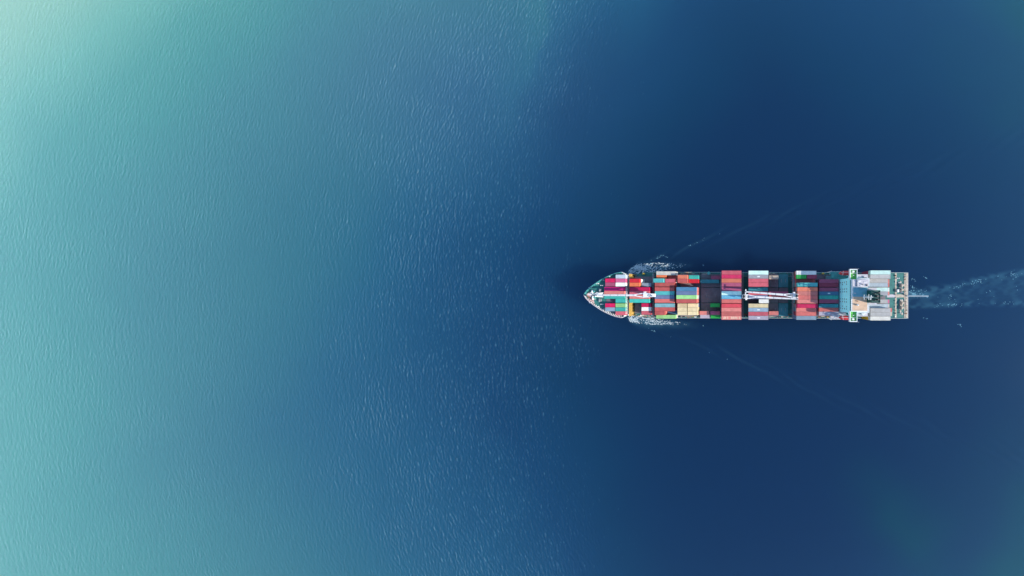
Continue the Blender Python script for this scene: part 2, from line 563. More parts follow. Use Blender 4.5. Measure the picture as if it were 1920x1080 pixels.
# bulwark round the bow
def ribbon(s, o0, o1, z0, z1, xa=-100.3, xb=-77.0, n=40):
    mb = MB()
    vs, fs = [], []
    for x in np.linspace(xa, xb, n):
        y = interp(DECK_HB, x)
        vs += [(x, s * max(y + o0, 0.02), z0), (x - 0.08, s * max(y + o1, 0.02), z0), (x - 0.08, s * max(y + o1, 0.02), z1), (x, s * max(y + o0, 0.02), z1)]
    for i in range(n - 1):
        a, b = 4 * i, 4 * (i + 1)
        for k in range(4):
            fs.append((a + k, a + (k + 1) % 4, b + (k + 1) % 4, b + k))
    fs.append((0, 1, 2, 3)); a = 4 * (n - 1); fs.append((a, a + 1, a + 2, a + 3))
    return mb.add(vs, fs)


for s in (1, -1):
    bw = ribbon(s, -0.10, 0.02, FC_Z, FC_Z + 1.2).build("bulwark", M['teal'] if s > 0 else M['pale'], ship)
    ribbon(s, -0.14, 0.16, FC_Z + 1.2, FC_Z + 1.32, -100.7).build("cap_rail", M['teal'] if s > 0 else M['pale'], bw)
    y = interp(DECK_HB, -77.0)
    MB().prism([(-76.98, s * (y + 0.12)), (-74.6, s * (y - 1.0)), (-74.6, s * (y - 1.25)), (-76.98, s * (y - 0.18))], FC_Z + 0.05, FC_Z + 1.3).build("bulwark_end", M['white'], bw)
    for k in range(22):
        x = -98.6 + k * 1.0
        y = interp(DECK_HB, x)
        if y < 1.6: continue
        b_ = 1.9 if s < 0 and x > -89 else 0.8
        st = MB()
        st.add([(x - 0.1, s * (y - 0.12), FC_Z), (x + 0.1, s * (y - 0.12), FC_Z), (x + 0.1, s * (y - b_), FC_Z), (x - 0.1, s * (y - b_), FC_Z),
                (x - 0.1, s * (y - 0.08), FC_Z + 1.15), (x + 0.1, s * (y - 0.08), FC_Z + 1.15), (x + 0.1, s * (y - 0.22), FC_Z + 1.15), (x - 0.1, s * (y - 0.22), FC_Z + 1.15)],
               [(0, 1, 2, 3), (4, 5, 6, 7), (0, 1, 5, 4), (1, 2, 6, 5), (2, 3, 7, 6), (3, 0, 4, 7)])
        st.build("bulwark_stay", M['teal'] if s > 0 else M['pinkish'] if x < -94 else M['white'], bw)
# dark sheet behind the port stays, painted in for the shade there
MB().prism([(-89.0, -9.2), (-89.0, -11.0), (-84.0, -13.0), (-78.2, -14.2), (-78.2, -12.0), (-84.0, -10.6)], FC_Z + 0.004, FC_Z + 0.03).build("shade_sheet", M['dark'], ship)
# white lashing frame behind the first bay
lf = empty("lashing_frame", (0, 0, 0), ship)
for k in range(8):
    y = 4.6 - k * 2.3
    MB().bar((-73.6, y, FC_Z), (-73.6, y, FC_Z + 2.7), 0.12).build("post", M['white'], lf)
for z in (0.9, 1.8, 2.7):
    MB().bar((-73.6, 4.7, FC_Z + z), (-73.6, -11.8, FC_Z + z), 0.07).build("rail", M['white'], lf)
MB().box(-73.85, -73.3, -11.9, 4.8, FC_Z + 0.1, FC_Z + 0.18).build("footway", M['hatch'], lf)
for k in range(7):
    y = 4.2 - k * 2.4
    MB().bar((-73.7, y, FC_Z + 0.2), (-73.8, y - 1.6, FC_Z + 2.6), 0.1).build("lashing_rod", M['white'], lf)

# bow gear
MB().prism([(-99.7, 0.5), (-97.6, 1.9), (-96.6, 0.6), (-95.8, -1.4), (-94.8, -5.4), (-97.2, -3.8), (-99.7, -0.5)], FC_Z, FC_Z + 0.12).build("bow_platform", M['pinkish'], ship)
rnd = random.Random(5)
for k in range(6):
    x = -98.9 + k * 0.62
    MB().cbox(x, -0.9 - k * 0.45, FC_Z + 0.12, 0.35, 0.8, 0.5).build("fairlead", M['rust'], ship)


def winch(x, y, z, s=1.0, mat='white'):
    w = empty("mooring_winch", (0, 0, 0), ship)
    MB().cbox(x, y, z, 2.4 * s, 2.6 * s, 0.25).build("bed", M['steel'], w)
    MB().cyl((x, y - 1.1 * s, z + 0.95 * s), (x, y + 0.4 * s, z + 0.95 * s), 0.62 * s).build("drum", M[mat], w)
    MB().cyl((x, y + 0.5 * s, z + 0.95 * s), (x, y + 1.2 * s, z + 0.95 * s), 0.42 * s).build("warping_head", M[mat], w)
    MB().cbox(x + 0.9 * s, y + 0.2 * s, z + 0.25, 0.9 * s, 1.2 * s, 1.1 * s).build("motor", M['teal' if mat == 'white' else mat], w)


def bollard(x, y, z):
    b = empty("bollard_pair", (0, 0, 0), ship)
    MB().cbox(x, y, z, 1.9, 0.7, 0.1).build("foot_plate", M['steel'], b)
    for d in (-0.55, 0.55):
        MB().cyl((x + d, y, z + 0.1), (x + d, y, z + 0.8), 0.26).build("post", M['white'], b)


winch(-95.6, 1.9, FC_Z); winch(-95.2, -1.9, FC_Z); winch(-92.4, 0.2, FC_Z, 1.2)
winch(-91.0, 3.0, FC_Z, 0.8, 'steel'); winch(-91.2, -3.4, FC_Z, 0.8, 'steel')
for x, y in ((-97.2, 4.6), (-97.0, -4.9), (-92.8, 7.2), (-92.6, -7.3), (-89.2, 9.4), (-89.4, -9.2), (-90.0, 6.0), (-89.8, -5.9), (-85.5, 11.6)):
    bollard(x, y, FC_Z)
for s in (1, -1):
    MB().bar((-98.6, s * 1.3, FC_Z + 0.25), (-96.4, s * 1.8, FC_Z + 0.4), 0.35).build("anchor_chain", M['rust'], ship)
# crane-boom rest and foremast on the forecastle
cr_ = empty("boom_rest", (0, 0, 0), ship)
for s in (1, -1):
    MB().bar((-88.2, s * 1.5, FC_Z), (-87.8, s * 0.75, 26.6), 0.35).build("rest_leg", M['white'], cr_)
MB().bar((-88.0, -1.1, 26.7), (-88.0, 1.1, 26.7), 0.4).build("saddle", M['white'], cr_)
MB().cbox(-90.0, 0.0, FC_Z, 3.4, 2.8, 1.9).build("store_house", M['white'], ship, 0.1)
fm = empty("foremast", (0, 0, 0), ship)
MB().cyl((-93.8, 0.4, FC_Z), (-93.8, 0.4, 24.5), 0.3, 0.15).build("mast_pole", M['white'], fm)
MB().bar((-93.8, -1.0, 22.5), (-93.8, 1.8, 22.5), 0.15).build("crosstree", M['white'], fm)

# ------------------------------------------------------------------ hatch covers, lashing bridges, walkways
BAYS = {  # name: (fwd X of a forty-foot box, base z, phrase)
    '0f': (-86.4, FC_Z + 0.1), '0a': (-71.9, HATCH_Z), '1': (-56.0, HATCH_Z), '2': (-41.7, HATCH_Z), '25': (-28.4, HATCH_Z),
    '3': (-13.8, HATCH_Z), '4': (2.8, HATCH_Z), '45': (16.0, HATCH_Z), '5': (32.4, HATCH_Z), '6': (47.2, HATCH_Z), 'a': (76.6, HATCH_Z + 2.6)}
PITCH = 2.48


def row_y(r):
    return (5.5 - r) * PITCH + (0.3 if r < 4 else -0.3 if r > 7 else 0.0)


hatch_span = {'0a': (-72.3, -59.3), '1': (-56.3, -43.4), '2': (-42.0, -29.2), '25': (-28.7, -15.3), '3': (-14.1, -1.3), '4': (2.5, 15.3), '45a': (15.9, 22.6), '45b': (22.9, 29.2), '5': (32.1, 45.0), '6': (46.9, 59.6)}
for k, (x0, x1) in hatch_span.items():
    for g in range(3):
        ya, yb = row_y(g * 4) + 1.22, row_y(g * 4 + 3) - 1.22
        if g == 0: ya -= 1.3
        if g == 2: yb += 1.3
        if k == '0a' and g != 1: ya, yb = min(ya, 12.2), max(yb, -12.2)
        mat = M['hatch_teal'] if k in ('45b',) and g != 1 else M['hatch']
        hc = MB().box(x0, x1, yb, ya, DECK_Z, HATCH_Z - 0.03).build("hatch_cover", mat, ship, 0.06)
        if k in ('25', '45a', '45b', '4'):          # covers left bare: stiffening ribs and lifting pads
            nr = 7 if k != '25' else 9
            for q in range(nr):
                x = x0 + 0.7 + q * (x1 - x0 - 1.4) / (nr - 1)
                MB().box(x - 0.07, x + 0.07, yb + 0.3, ya - 0.3, HATCH_Z - 0.03, HATCH_Z + 0.06).build("rib", mat, hc)
            for q in (0.28, 0.72):
                x = x0 + (x1 - x0) * q
                MB().cbox(x, (ya + yb) / 2, HATCH_Z + 0.06, 0.25, 2.2, 0.12).build("lifting_pad", M['steel'], hc)
# outboard container pedestals carry the outermost stacks
for k in ('0a', '1', '2', '25', '3', '4', '45a', '45b', '5', '6'):
    x0, x1 = hatch_span[k]
    for s in (1, -1):
        for x in (x0 + 0.5, x1 - 0.5):
            yy = 14.6 if x > -60 else 13.0
            MB().box(x - 0.25, x + 0.25, s * yy - 0.25, s * yy + 0.25, DECK_Z, HATCH_Z - 0.03).build("container_pedestal", M['hatch'], ship)


def lashing_bridge(x, h, mat, y1=14.6, w=0.8):
    lb = empty("lashing_bridge", (0, 0, 0), ship)
    for k in range(7):
        y = -y1 + 0.2 + k * (2 * y1 - 0.4) / 6
        MB().box(x - 0.18, x + 0.18, y - 0.18, y + 0.18, DECK_Z, h).build("column", mat, lb)
    MB().box(x - w / 2, x + w / 2, -y1, y1, h, h + 0.1).build("walkway", M['hatch'], lb)
    for s in (1, -1):
        MB().bar((x + s * w / 2, -y1, h + 1.1), (x + s * w / 2, y1, h + 1.1), 0.07).build("handrail", M['white'], lb)
        for k in range(9):
            y = -y1 + 0.1 + k * (2 * y1 - 0.2) / 8
            MB().bar((x + s * w / 2, y, h + 0.1), (x + s * w / 2, y, h + 1.1), 0.06).build("stanchion", M['white'], lb)


lashing_bridge(-58.9, 12.6, M['hatch'], 13.8, 0.7)
lashing_bridge(-14.75, 12.6, M['hatch'])
lashing_bridge(-0.9, 12.6, M['hatch'])
lashing_bridge(31.4, 14.0, M['hatch'], 14.8, 0.8)
lashing_bridge(45.9, 12.6, M['hatch'])

# ochre breakwater and gangway across the ship behind the first bay
bk = empty("breakwater", (0, 0, 0), ship)
for y0, y1, n in ((-13.6, -4.9, 5), (11.0, 13.6, 2)):
    MB().box(-73.55, -72.4, y0, y1, 14.6, 14.72).build("gangway", M['ochre'], bk)
    MB().box(-73.5, -73.35, y0, y1, DECK_Z, 15.6).build("plate", M['ochre'], bk)
    for q in range(n):
        y = y0 + 0.3 + q * (y1 - y0 - 0.6) / (n - 1)
        MB().add([(-73.35, y - 0.08, DECK_Z), (-71.6, y - 0.08, DECK_Z), (-73.35, y - 0.08, 14.5), (-73.35, y + 0.08, DECK_Z), (-71.6, y + 0.08, DECK_Z), (-73.35, y + 0.08, 14.5)],
                 [(0, 1, 2), (3, 5, 4), (0, 3, 4, 1), (1, 4, 5, 2), (2, 5, 3, 0)]).build("knee", M['ochre'], bk)
    MB().bar((-72.45, y0, 15.7), (-72.45, y1, 15.7), 0.08).build("handrail", M['yellow'], bk)

# side rails
for s in (1, -1):
    rl = empty("side_railing", (0, 0, 0), ship)
    for z in (0.55, 1.1):
        MB().bar((-64, s * 15.2, DECK_Z + z), (60, s * 15.2, DECK_Z + z), 0.07).build("rail", M['white'], rl)
        MB().bar((64, s * 15.2, DECK_Z + z), (108.8, s * 15.2, DECK_Z + z), 0.07).build("rail", M['white'], rl)
    for k in range(70):
        x = -64 + k * 2.5
        if 60 < x < 64: continue
        MB().bar((x, s * 15.2, DECK_Z), (x, s * 15.2, DECK_Z + 1.1), 0.06).build("stanchion", M['white'], rl)
rl = empty("stern_railing", (0, 0, 0), ship)
for z in (0.55, 1.1):
    MB().bar((108.85, -15.1, DECK_Z + z), (108.85, 15.1, DECK_Z + z), 0.07).build("rail", M['white'], rl)
for k in range(13):
    MB().bar((108.85, -15 + k * 2.5, DECK_Z), (108.85, -15 + k * 2.5, DECK_Z + 1.1), 0.06).build("stanchion", M['white'], rl)

# lashing gear, pipes and bins lying along the side passages
rnd = random.Random(21)
for s, spans in ((-1, [(-71, -60), (-42.5, -28.5), (-1.5, 2), (16, 30), (46, 58)]), (1, [(-42.5, -33), (-28, -22), (16, 22)])):
    for x0, x1 in spans:
        MB().box(x0, x1, s * 14.0 - 0.35, s * 14.0 + 0.35, DECK_Z + 0.004, DECK_Z + 0.06).build("gangway_plate", M['beige'], ship)
        x = x0 + 0.4
        while x < x1 - 0.8:
            l = rnd.uniform(0.5, 1.8)
            w = rnd.uniform(0.3, 0.8)
            y = s * rnd.uniform(13.3, 14.8)
            o = MB().cbox(x + l / 2, y, DECK_Z + 0.07, l, w, rnd.uniform(0.25, 0.9)).build("gear_bin", M[rnd.choice(['rust', 'beige', 'steel', 'dark', 'ochre', 'pinkish', 'white'])], ship)
            x += l + rnd.uniform(0.05, 0.8)
    for dy in (12.55, 12.8):
        MB().cyl((-58, s * dy, DECK_Z + 0.35), (58, s * dy, DECK_Z + 0.35), 0.11, n=6).build("deck_pipe", M['rust' if s < 0 else 'steel'], ship)
vt = empty("ventilator", (0, 0, 0), ship)
MB().cyl((px(1329, 12), 14.3, DECK_Z), (px(1329, 12), 14.3, 12.2), 0.7).build("trunk", M['teal'], vt)
MB().cyl((px(1329, 12), 14.3, 12.2), (px(1329, 12), 14.3, 12.9), 1.15, 0.8).build("cowl", M['teal'], vt)
for x, y in ((px(1206, 11), 14.0), (px(1543.5, 11), 14.4)):
    v2 = empty("ventilator", (0, 0, 0), ship)
    MB().cyl((x, y, DECK_Z), (x, y, 11.0), 0.45).build("trunk", M['yellow'], v2)
    MB().cyl((x, y, 11.0), (x, y, 11.5), 0.7, 0.5).build("cowl", M['yellow'], v2)


# ------------------------------------------------------------------ deck cranes
def deck_crane(x, y, ang, zj, reach, tip_bar=False, base=DECK_Z, back=3.4, drum=True):
    c = empty("deck_crane", (0, 0, 0), ship)
    ca, sa = math.cos(ang), math.sin(ang)

    def T(mb, z=0.0):
        mb.v = [(x + p[0] * ca - p[1] * sa, y + p[0] * sa + p[1] * ca, p[2]) for p in mb.v]
        return mb
    T(MB().cyl((0, 0, base), (0, 0, zj - 2.0), 1.15, 1.05, 16)).build("pedestal", M['crane'], c, smooth=False)
    T(MB().cyl((0, 0, zj - 2.0), (0, 0, zj - 1.6), 1.5, 1.5, 16)).build("slewing_ring", M['steel'], c)
    hs = [(-back, -0.9), (-back, 0.9), (0.6, 1.32), (1.4, 1.32), (1.4, -1.32), (0.6, -1.32)]
    T(MB().prism(hs, zj - 1.6, zj + 0.9)).build("machinery_house", M['crane'], c, 0.08)
    T(MB().box(0.2, 1.3, -2.1, -1.35, zj - 1.4, zj + 0.4)).build("cab", M['crane'], c, 0.05)
    # A-shaped root of the jib, then one box beam
    for s in (1, -1):
        T(MB().bar((1.2, s * 1.15, zj + 0.2), (6.0, s * 0.38, zj + 0.5), 0.5, 0.7)).build("jib_root", M['crane'], c)
    L = reach - 6.0
    b0 = [(5.6, -0.62), (reach, -0.42), (reach, 0.42), (5.6, 0.62)]
    T(MB().prism(b0, zj + 0.1, zj + 0.9)).build("jib", M['crane'], c, 0.05)
    for q in range(5):
        xx = 7 + q * L / 5
        T(MB().box(xx, xx + 0.14, -0.66, 0.66, zj + 0.9, zj + 1.0)).build("jib_stiffener", M['steel'], c)
    T(MB().box(reach, reach + 0.9, -0.55, 0.55, zj - 0.2, zj + 0.8)).build("jib_head", M['crane'], c)
    if tip_bar:
        T(MB().box(reach + 0.1, reach + 0.7, -1.5, 1.5, zj + 0.82, zj + 1.2)).build("spreader_bar", M['crane'], c)
    for s in (1, -1):
        T(MB().bar((reach - 0.4, s * 0.3, zj + 1.15), (-0.6 if drum else 1.0, s * 0.5, zj + (2.2 if drum else 0.95)), 0.05)).build("hoist_wire", M['dark'], c)
    if drum:
        T(MB().cyl((-0.6, -0.8, zj + 1.9), (-0.6, 0.8, zj + 1.9), 0.75, n=14)).build("hoist_drum", M['dark'], c)
        T(MB().bar((-1.6, 0.9, zj + 0.9), (-0.6, 0.9, zj + 2.3), 0.25)).build("drum_frame", M['crane'], c)
        T(MB().bar((-1.6, -0.9, zj + 0.9), (-0.6, -0.9, zj + 2.3), 0.25)).build("drum_frame", M['crane'], c)
    T(MB().cyl((reach + 0.4, -0.3, zj + 0.9), (reach + 0.4, 0.3, zj + 0.9), 0.4, n=10)).build("tip_sheave", M['dark'], c)
    return c


c1 = deck_crane(-57.9, -0.15, math.pi, 27.0, 28.5, back=5.2, drum=False)
c2 = deck_crane(0.65, -0.75, R(-2.6), 26.2, 30.6, back=1.7)
c3 = deck_crane(30.3, -0.2, math.pi - R(4.3), 26.6, 29.0, tip_bar=True, back=1.6)
# round emblem painted on the bow crane's house
em = MB()
ex, ey, ez = -55.6, -0.15, 27.92
n = 20
vs, fs = [], []
for i in range(n):
    t = 2 * math.pi * i / n
    for r in (0.50, 0.85):
        vs.append((ex + r * math.cos(t) * 1.3, ey + r * math.sin(t), ez))
for i in range(n):
    if i in (3, 4, 13): continue
    j = (i + 1) % n
    fs.append((2 * i, 2 * i + 1, 2 * j + 1, 2 * j))
em.add(vs, fs)
em.add([(ex - 0.5, ey - 0.5, ez), (ex - 0.2, ey - 0.6, ez), (ex + 0.55, ey + 0.45, ez), (ex + 0.25, ey + 0.55, ez)], [(0, 1, 2, 3)])
em.add([(ex + 1.2, ey - 0.7, ez), (ex + 1.6, ey - 0.7, ez), (ex + 1.6, ey + 0.1, ez), (ex + 1.2, ey + 0.1, ez)], [(0, 1, 2, 3)])
em.build("emblem", paint("emblem_paint", (0.04, 0.12, 0.17), 0.5, 0.2), c1)

# ------------------------------------------------------------------ accommodation block
ab = empty("accommodation_block", (0, 0, 0), ship)
HX = 60.3
MB().box(HX, 72.0, -10.0, 10.0, DECK_Z, 30.9).build("deckhouse", M['house'], ab)
for z in (12, 15, 18, 21, 24, 27, 30):
    MB().box(HX - 0.06, HX + 0.001, -10.05, 10.05, z + 0.55, z + 0.67).build("deck_line", M['white'], ab)
for zi, z in enumerate((18.9, 21.9, 24.8, 27.7)):
    for yi, y in enumerate((7.9, 6.6, 3.8, 2.15, -2.2, -3.8, -6.6, -8.0)):
        if yi in (1, 6) and zi % 2 == 0: continue
        w_ = MB().box(HX - 0.03, HX + 0.05, y - 0.36, y + 0.36, z - 0.45, z + 0.45).build("window", glass, ab)
        MB().box(HX - 0.07, HX - 0.032, y - 0.46, y + 0.46, z - 0.58, z - 0.48).build("sill", M['white'], w_)
MB().box(HX + 0.25, 71.95, -9.95, 9.95, 30.9, 30.915).build("bridge_deck", M['pale'], ab)
# side windows
for s in (1, -1):
    for z in (21.9, 24.8, 27.7):
        for x in (62.5, 65.0, 67.5, 70.0):
            MB().box(x - 0.36, x + 0.36, s * 10.0 - 0.04, s * 10.0 + 0.04, z - 0.45, z + 0.45).build("window", glass, ab)
# bridge wings with green floor, white bulwarks
WX0, WX1 = 60.1, 64.45
for s in (1, -1):
    wing = MB().box(WX0, WX1, min(s * 8.9, s * 15.05), max(s * 8.9, s * 15.05), 30.92, 31.2).build("bridge_wing", M['white'], ab)
    ya, yb = s * 9.0, s * 15.05
    lo, hi = min(ya, yb), max(ya, yb)
    MB().box(WX0, WX0 + 0.5, lo, hi, 31.2, 32.3).build("wing_dodger", M['white'], wing, 0.05)
    MB().box(WX1 - 0.2, WX1, lo, hi, 31.2, 32.3).build("wing_dodger", M['white'], wing, 0.05)
    MB().box(WX0 + 0.503, WX1 - 0.203, min(s * 14.6, s * 15.05), max(s * 14.6, s * 15.05), 31.2, 32.3).build("wing_dodger", M['white'], wing, 0.05)
    MB().box(WX0 + 0.51, WX1 - 0.21, lo + (0.0 if s > 0 else 0.46), hi - (0.46 if s > 0 else 0.0), 31.204, 31.23).build("wing_floor", M['green'], wing)
    MB().box(WX0 + 0.51, WX1 - 0.21, s * 12.75 - 0.12, s * 12.75 + 0.12, 31.23, 31.5).build("wing_step", M['white'], wing)
    MB().cbox(WX0 + 2.1, s * 13.6, 31.23, 1.1, 1.0, 1.1).build("wing_console", M['white'], wing, 0.08)
    MB().cbox(WX0 + 2.3, s * 11.4, 31.23, 0.45, 0.35, 1.0).build("gyro_repeater", M['white'], wing)
    MB().bar((WX1 - 0.1, s * 15.0, 31.2), (WX1 + 0.9, s * 15.2, 32.4), 0.12).build("lamp_arm", M['white'], wing)
    # brackets below the wing
    for x in (61.0, 63.4):
        MB().bar((x, s * 10.0, 28.3), (x, s * 13.8, 30.9), 0.3).build("wing_bracket", M['house'], wing)
# wheelhouse
MB().box(60.35, 69.2, -8.95, 8.95, 30.92, 33.7).build("wheelhouse", M['house'], ab)
for k in range(15):
    y = -8.2 + k * 16.4 / 14
    MB().box(60.32, 60.40, y - 0.48, y + 0.48, 32.0, 33.1).build("bridge_window", glass, ab)
MB().box(60.2, 69.35, -9.1, 9.1, 33.7, 33.9).build("wheelhouse_roof", M['white'], ab)
MB().box(60.7, 69.2, -8.6, -0.7, 33.9, 33.94).build("compass_deck", M['tan'], ab)
MB().box(60.7, 69.2, -0.69, 4.6, 33.9, 33.94).build("compass_deck", M['blue_deck'], ab)
MB().box(60.75, 62.9, 4.9, 8.9, 33.9, 34.3).build("roof_step", M['pale'], ab)
MB().box(63.1, 69.2, 4.9, 8.9, 33.9, 34.9).build("roof_locker", M['pale'], ab, 0.08)
for q, (xx, yy, w, d, h, mt) in enumerate(((64.2, 7.9, 1.4, 0.5, 0.4, 'white'), (66.0, 6.2, 0.5, 0.5, 0.9, 'steel'), (67.6, 7.4, 1.8, 0.3, 0.3, 'white'), (68.3, 5.7, 0.4, 0.9, 0.5, 'dark'), (65.1, 5.5, 0.9, 0.3, 0.3, 'white'))):
    MB().cbox(xx, yy, 34.9, w, d, h).build("roof_fitting", M[mt], ab)
MB().bar((61.0, 4.75, 34.9), (69.0, 4.75, 34.9), 0.1).build("roof_rail", M['white'], ab)
MB().bar((60.9, -8.7, 34.9), (69.0, -8.7, 34.9), 0.1).build("roof_rail", M['white'], ab)
MB().bar((60.6, -8.7, 34.9), (60.6, 8.7, 34.9), 0.1).build("roof_rail", M['white'], ab)
for y in range(-8, 9, 2):
    MB().bar((60.6, y, 33.9), (60.6, y, 34.9), 0.07).build("roof_stanchion", M['white'], ab)
MB().cyl((63.6, -5.3, 33.94), (63.6, -5.3, 34.9), 0.55, 0.5).build("satellite_dome", M['white'], ab)
MB().cyl((63.6, -5.3, 34.9), (63.6, -5.3, 35.5), 0.5, 0.2).build("satellite_dome", M['white'], ab)
MB().cbox(63.5, -3.2, 33.94, 0.7, 0.4, 0.5).build("magnetic_compass", M['rust'], ab)
MB().cbox(62.2, 1.2, 33.94, 0.8, 0.4, 0.6).build("searchlight", M['pale'], ab)
# lower decks behind the wheelhouse, on both sides of the engine casing
MB().box(64.6, 72.6, 5.4, 12.4, 20.7, 28.0).build("aft_deckhouse", M['pale'], ab)
MB().box(66.0, 73.0, -12.2, -5.6, 20.7, 27.2).build("aft_deckhouse", M['pale'], ab)
MB().box(64.5, 73.2, -12.8, 12.8, 20.4, 20.7).build("boat_deck", M['pale'], ab)
for s in (1, -1):
    for x in (64.9, 72.8):
        MB().box(x - 0.2, x + 0.2, s * 12.4 - 0.2, s * 12.4 + 0.2, DECK_Z, 20.4).build("deck_pillar", M['house'], ab)
    for k in range(6):
        x = 64.8 + k * 1.64
        MB().bar((x, s * 12.7, 20.7), (x, s * 12.7, 21.8), 0.07).build("deck_stanchion", M['white'], ab)
    MB().bar((64.6, s * 12.7, 21.8), (73.1, s * 12.7, 21.8), 0.08).build("deck_rail", M['white'], ab)
rnd = random.Random(8)
for x0, x1, y0, y1, z in ((64.9, 72.3, 6, 12.1, 28.0), (66.3, 72.7, -11.9, -6.2, 27.2)):
    for k in range(16):
        w, d, h = rnd.uniform(0.3, 2.2), rnd.uniform(0.3, 1.3), rnd.uniform(0.3, 1.2)
        xx, yy = rnd.uniform(x0 + 1, x1 - 1), rnd.uniform(y0 + 0.7, y1 - 0.7)
        MB().cbox(xx, yy, z + 0.002 * k, w, d, h).build("deck_vent", M[rnd.choice(['white', 'pale', 'pale', 'steel', 'white', 'dark'])], ab)
    MB().bar((x0, (y0 + y1) / 2 + 1.5, z + 0.6), (x1, (y0 + y1) / 2 - 0.3, z + 0.9), 0.25).build("ladder", M['white'], ab)
    for k in range(4):
        MB().bar((x0 + 0.3 + k * (x1 - x0 - 0.6) / 3, y0 - 0.3, z), (x0 + 0.3 + k * (x1 - x0 - 0.6) / 3, y0 - 0.3, z + 1.1), 0.07).build("deck_stanchion", M['white'], ab)
    MB().bar((x0, y0 - 0.3, z + 1.1), (x1, y0 - 0.3, z + 1.1), 0.08).build("deck_rail", M['white'], ab)
# lifeboat decks beside the house front
for s in (1, -1):
    MB().box(54.6, 64.4, min(s * 10.03, s * 15.0), max(s * 10.03, s * 15.0), 17.4, 17.7).build("boat_platform", M['teal'] if s > 0 else M['pale'], ab)
    for x in (57.0, 63.5):
        MB().box(x - 0.2, x + 0.2, s * 14.3 - 0.2, s * 14.3 + 0.2, DECK_Z, 17.4).build("deck_pillar", M['house'], ab)
    for x in (56.2, 59.0):
        MB().bar((x, s * 11.4, 17.7), (x, s * 14.6, 20.9), 0.35).build("davit", M['white' if s < 0 else 'teal'], ab)
    MB().cbox(55.8, s * 12.2, 17.7, 1.6, 1.8, 1.3).build("davit_winch", M['teal' if s > 0 else 'pale'], ab, 0.1)
    MB().bar((54.7, s * 14.9, 18.8), (61, s * 14.9, 18.8), 0.12).build("platform_rail", M['white'], ab)
    for k in range(4):
        MB().bar((54.8 + k * 2, s * 14.9, 17.7), (54.8 + k * 2, s * 14.9, 18.8), 0.08).build("platform_stanchion", M['white'], ab)
    MB().cyl((53.9, s * 14.9, DECK_Z), (53.9, s * 14.9, 18.5), 0.14).build("davit_post", M['white'], ab)
    MB().bar((53.4, s * 14.4, 18.5), (54.9, s * 15.4, 18.5), 0.2).build("davit_post_head", M['white'], ab)

# funnel and engine casing
fn = empty("funnel", (0, 0, 0), ship)
MB().box(70.2, 75.0, -5.2, 4.4, DECK_Z, 33.0).build("engine_casing", M['pale'], fn)
MB().frustum([(68.9, -4.1), (74.2, -4.1), (74.2, 2.9), (68.9, 2.9)], 33.0, [(69.1, -3.9), (73.6, -3.9), (73.6, 2.7), (69.1, 2.7)], 38.4).build("stack", M['funnel'], fn, 0.06)
for a, b, c, d in ((68.95, 73.75, -4.05, -3.75), (68.95, 73.75, 2.55, 2.85), (68.95, 69.2, -3.747, 2.547), (73.5, 73.75, -3.747, 2.547)):
    MB().box(a, b, c, d, 38.2, 38.75).build("stack_rim", M['funnel'], fn)
for y, r, x in ((-2.2, 0.5, 71.9), (-0.4, 0.65, 71.6), (1.4, 0.4, 72.2), (0.9, 0.3, 70.3), (-2.6, 0.28, 70.2)):
    MB().cyl((x, y, 38.4), (x + 0.2, y, 40.0), r, r * 0.95, 12).build("exhaust_pipe", M['dark'], fn)
MB().prism([(75.05, 1.3), (79.2, 0.9), (83.0, 0.1), (83.0, -0.4), (79.2, -1.2), (75.05, -1.5)], 22.0, 26.2).build("casing_fairing", M['funnel'], fn, 0.1)
MB().bar((75.1, -2.2, 33.1), (75.1, 2.2, 33.1), 0.25).build("casing_rail", M['white'], fn)

# radar mast
ms = empty("radar_mast", (0, 0, 0), ship)
MB().cyl((67.0, -0.9, 33.94), (67.0, -0.9, 43.5), 0.34, 0.2).build("mast_pole", M['white'], ms)
MB().bar((66.2, -2.6, 36.6), (66.2, 1.8, 36.6), 0.25).build("yard", M['teal'], ms)
MB().bar((67.0, -2.4, 39.6), (67.0, 0.6, 39.6), 0.22).build("yard", M['white'], ms)
MB().bar((67.0, -0.9, 36.4), (65.8, -0.9, 36.8), 0.3).build("radar_bracket", M['white'], ms)
MB().bar((65.7, -2.2, 37.3), (65.7, 0.4, 37.3), 0.3, 0.35).build("radar_scanner", M['white'], ms)
MB().bar((67.2, -2.3, 41.0), (67.2, 0.1, 41.6), 0.28, 0.35).build("radar_scanner", M['white'], ms)
for s in (-1, 1):
    MB().bar((68.3, -0.9 + s * 1.3, 33.94), (67.0, -0.9, 40.0), 0.16).build("mast_leg", M['white'], ms)

# ------------------------------------------------------------------ stern mooring deck
PZ = DECK_Z + 0.05
MB().box(px(1678, 9), px(1681.2, 9), -15.0, 15.0, DECK_Z + 0.004, PZ).build("walkway", M['beige'], ship)
MB().box(px(1695, 9), px(1702.2, 9), -15.0, 15.0, DECK_Z + 0.004, PZ).build("walkway", M['beige'], ship)
MB().box(px(1681.3, 9), px(1694.9, 9), -1.25, 0.7, DECK_Z + 0.004, PZ).build("walkway", M['beige'], ship)
MB().box(px(1663, 9), px(1677.9, 9), -1.25, 0.7, DECK_Z + 0.004, PZ).build("walkway", M['pale'], ship)
rnd = random.Random(4)
for y in (6.6, 3.6, -5.0, -8.2):
    winch(px(1691.5, 10) + rnd.uniform(-0.5, 0.3), y, DECK_Z, 1.0, 'beige')
for y in (11.5, 8.6, 1.9, -2.9, -11.6):
    bollard(px(1690, 10) + rnd.uniform(-2, 1), y, DECK_Z)
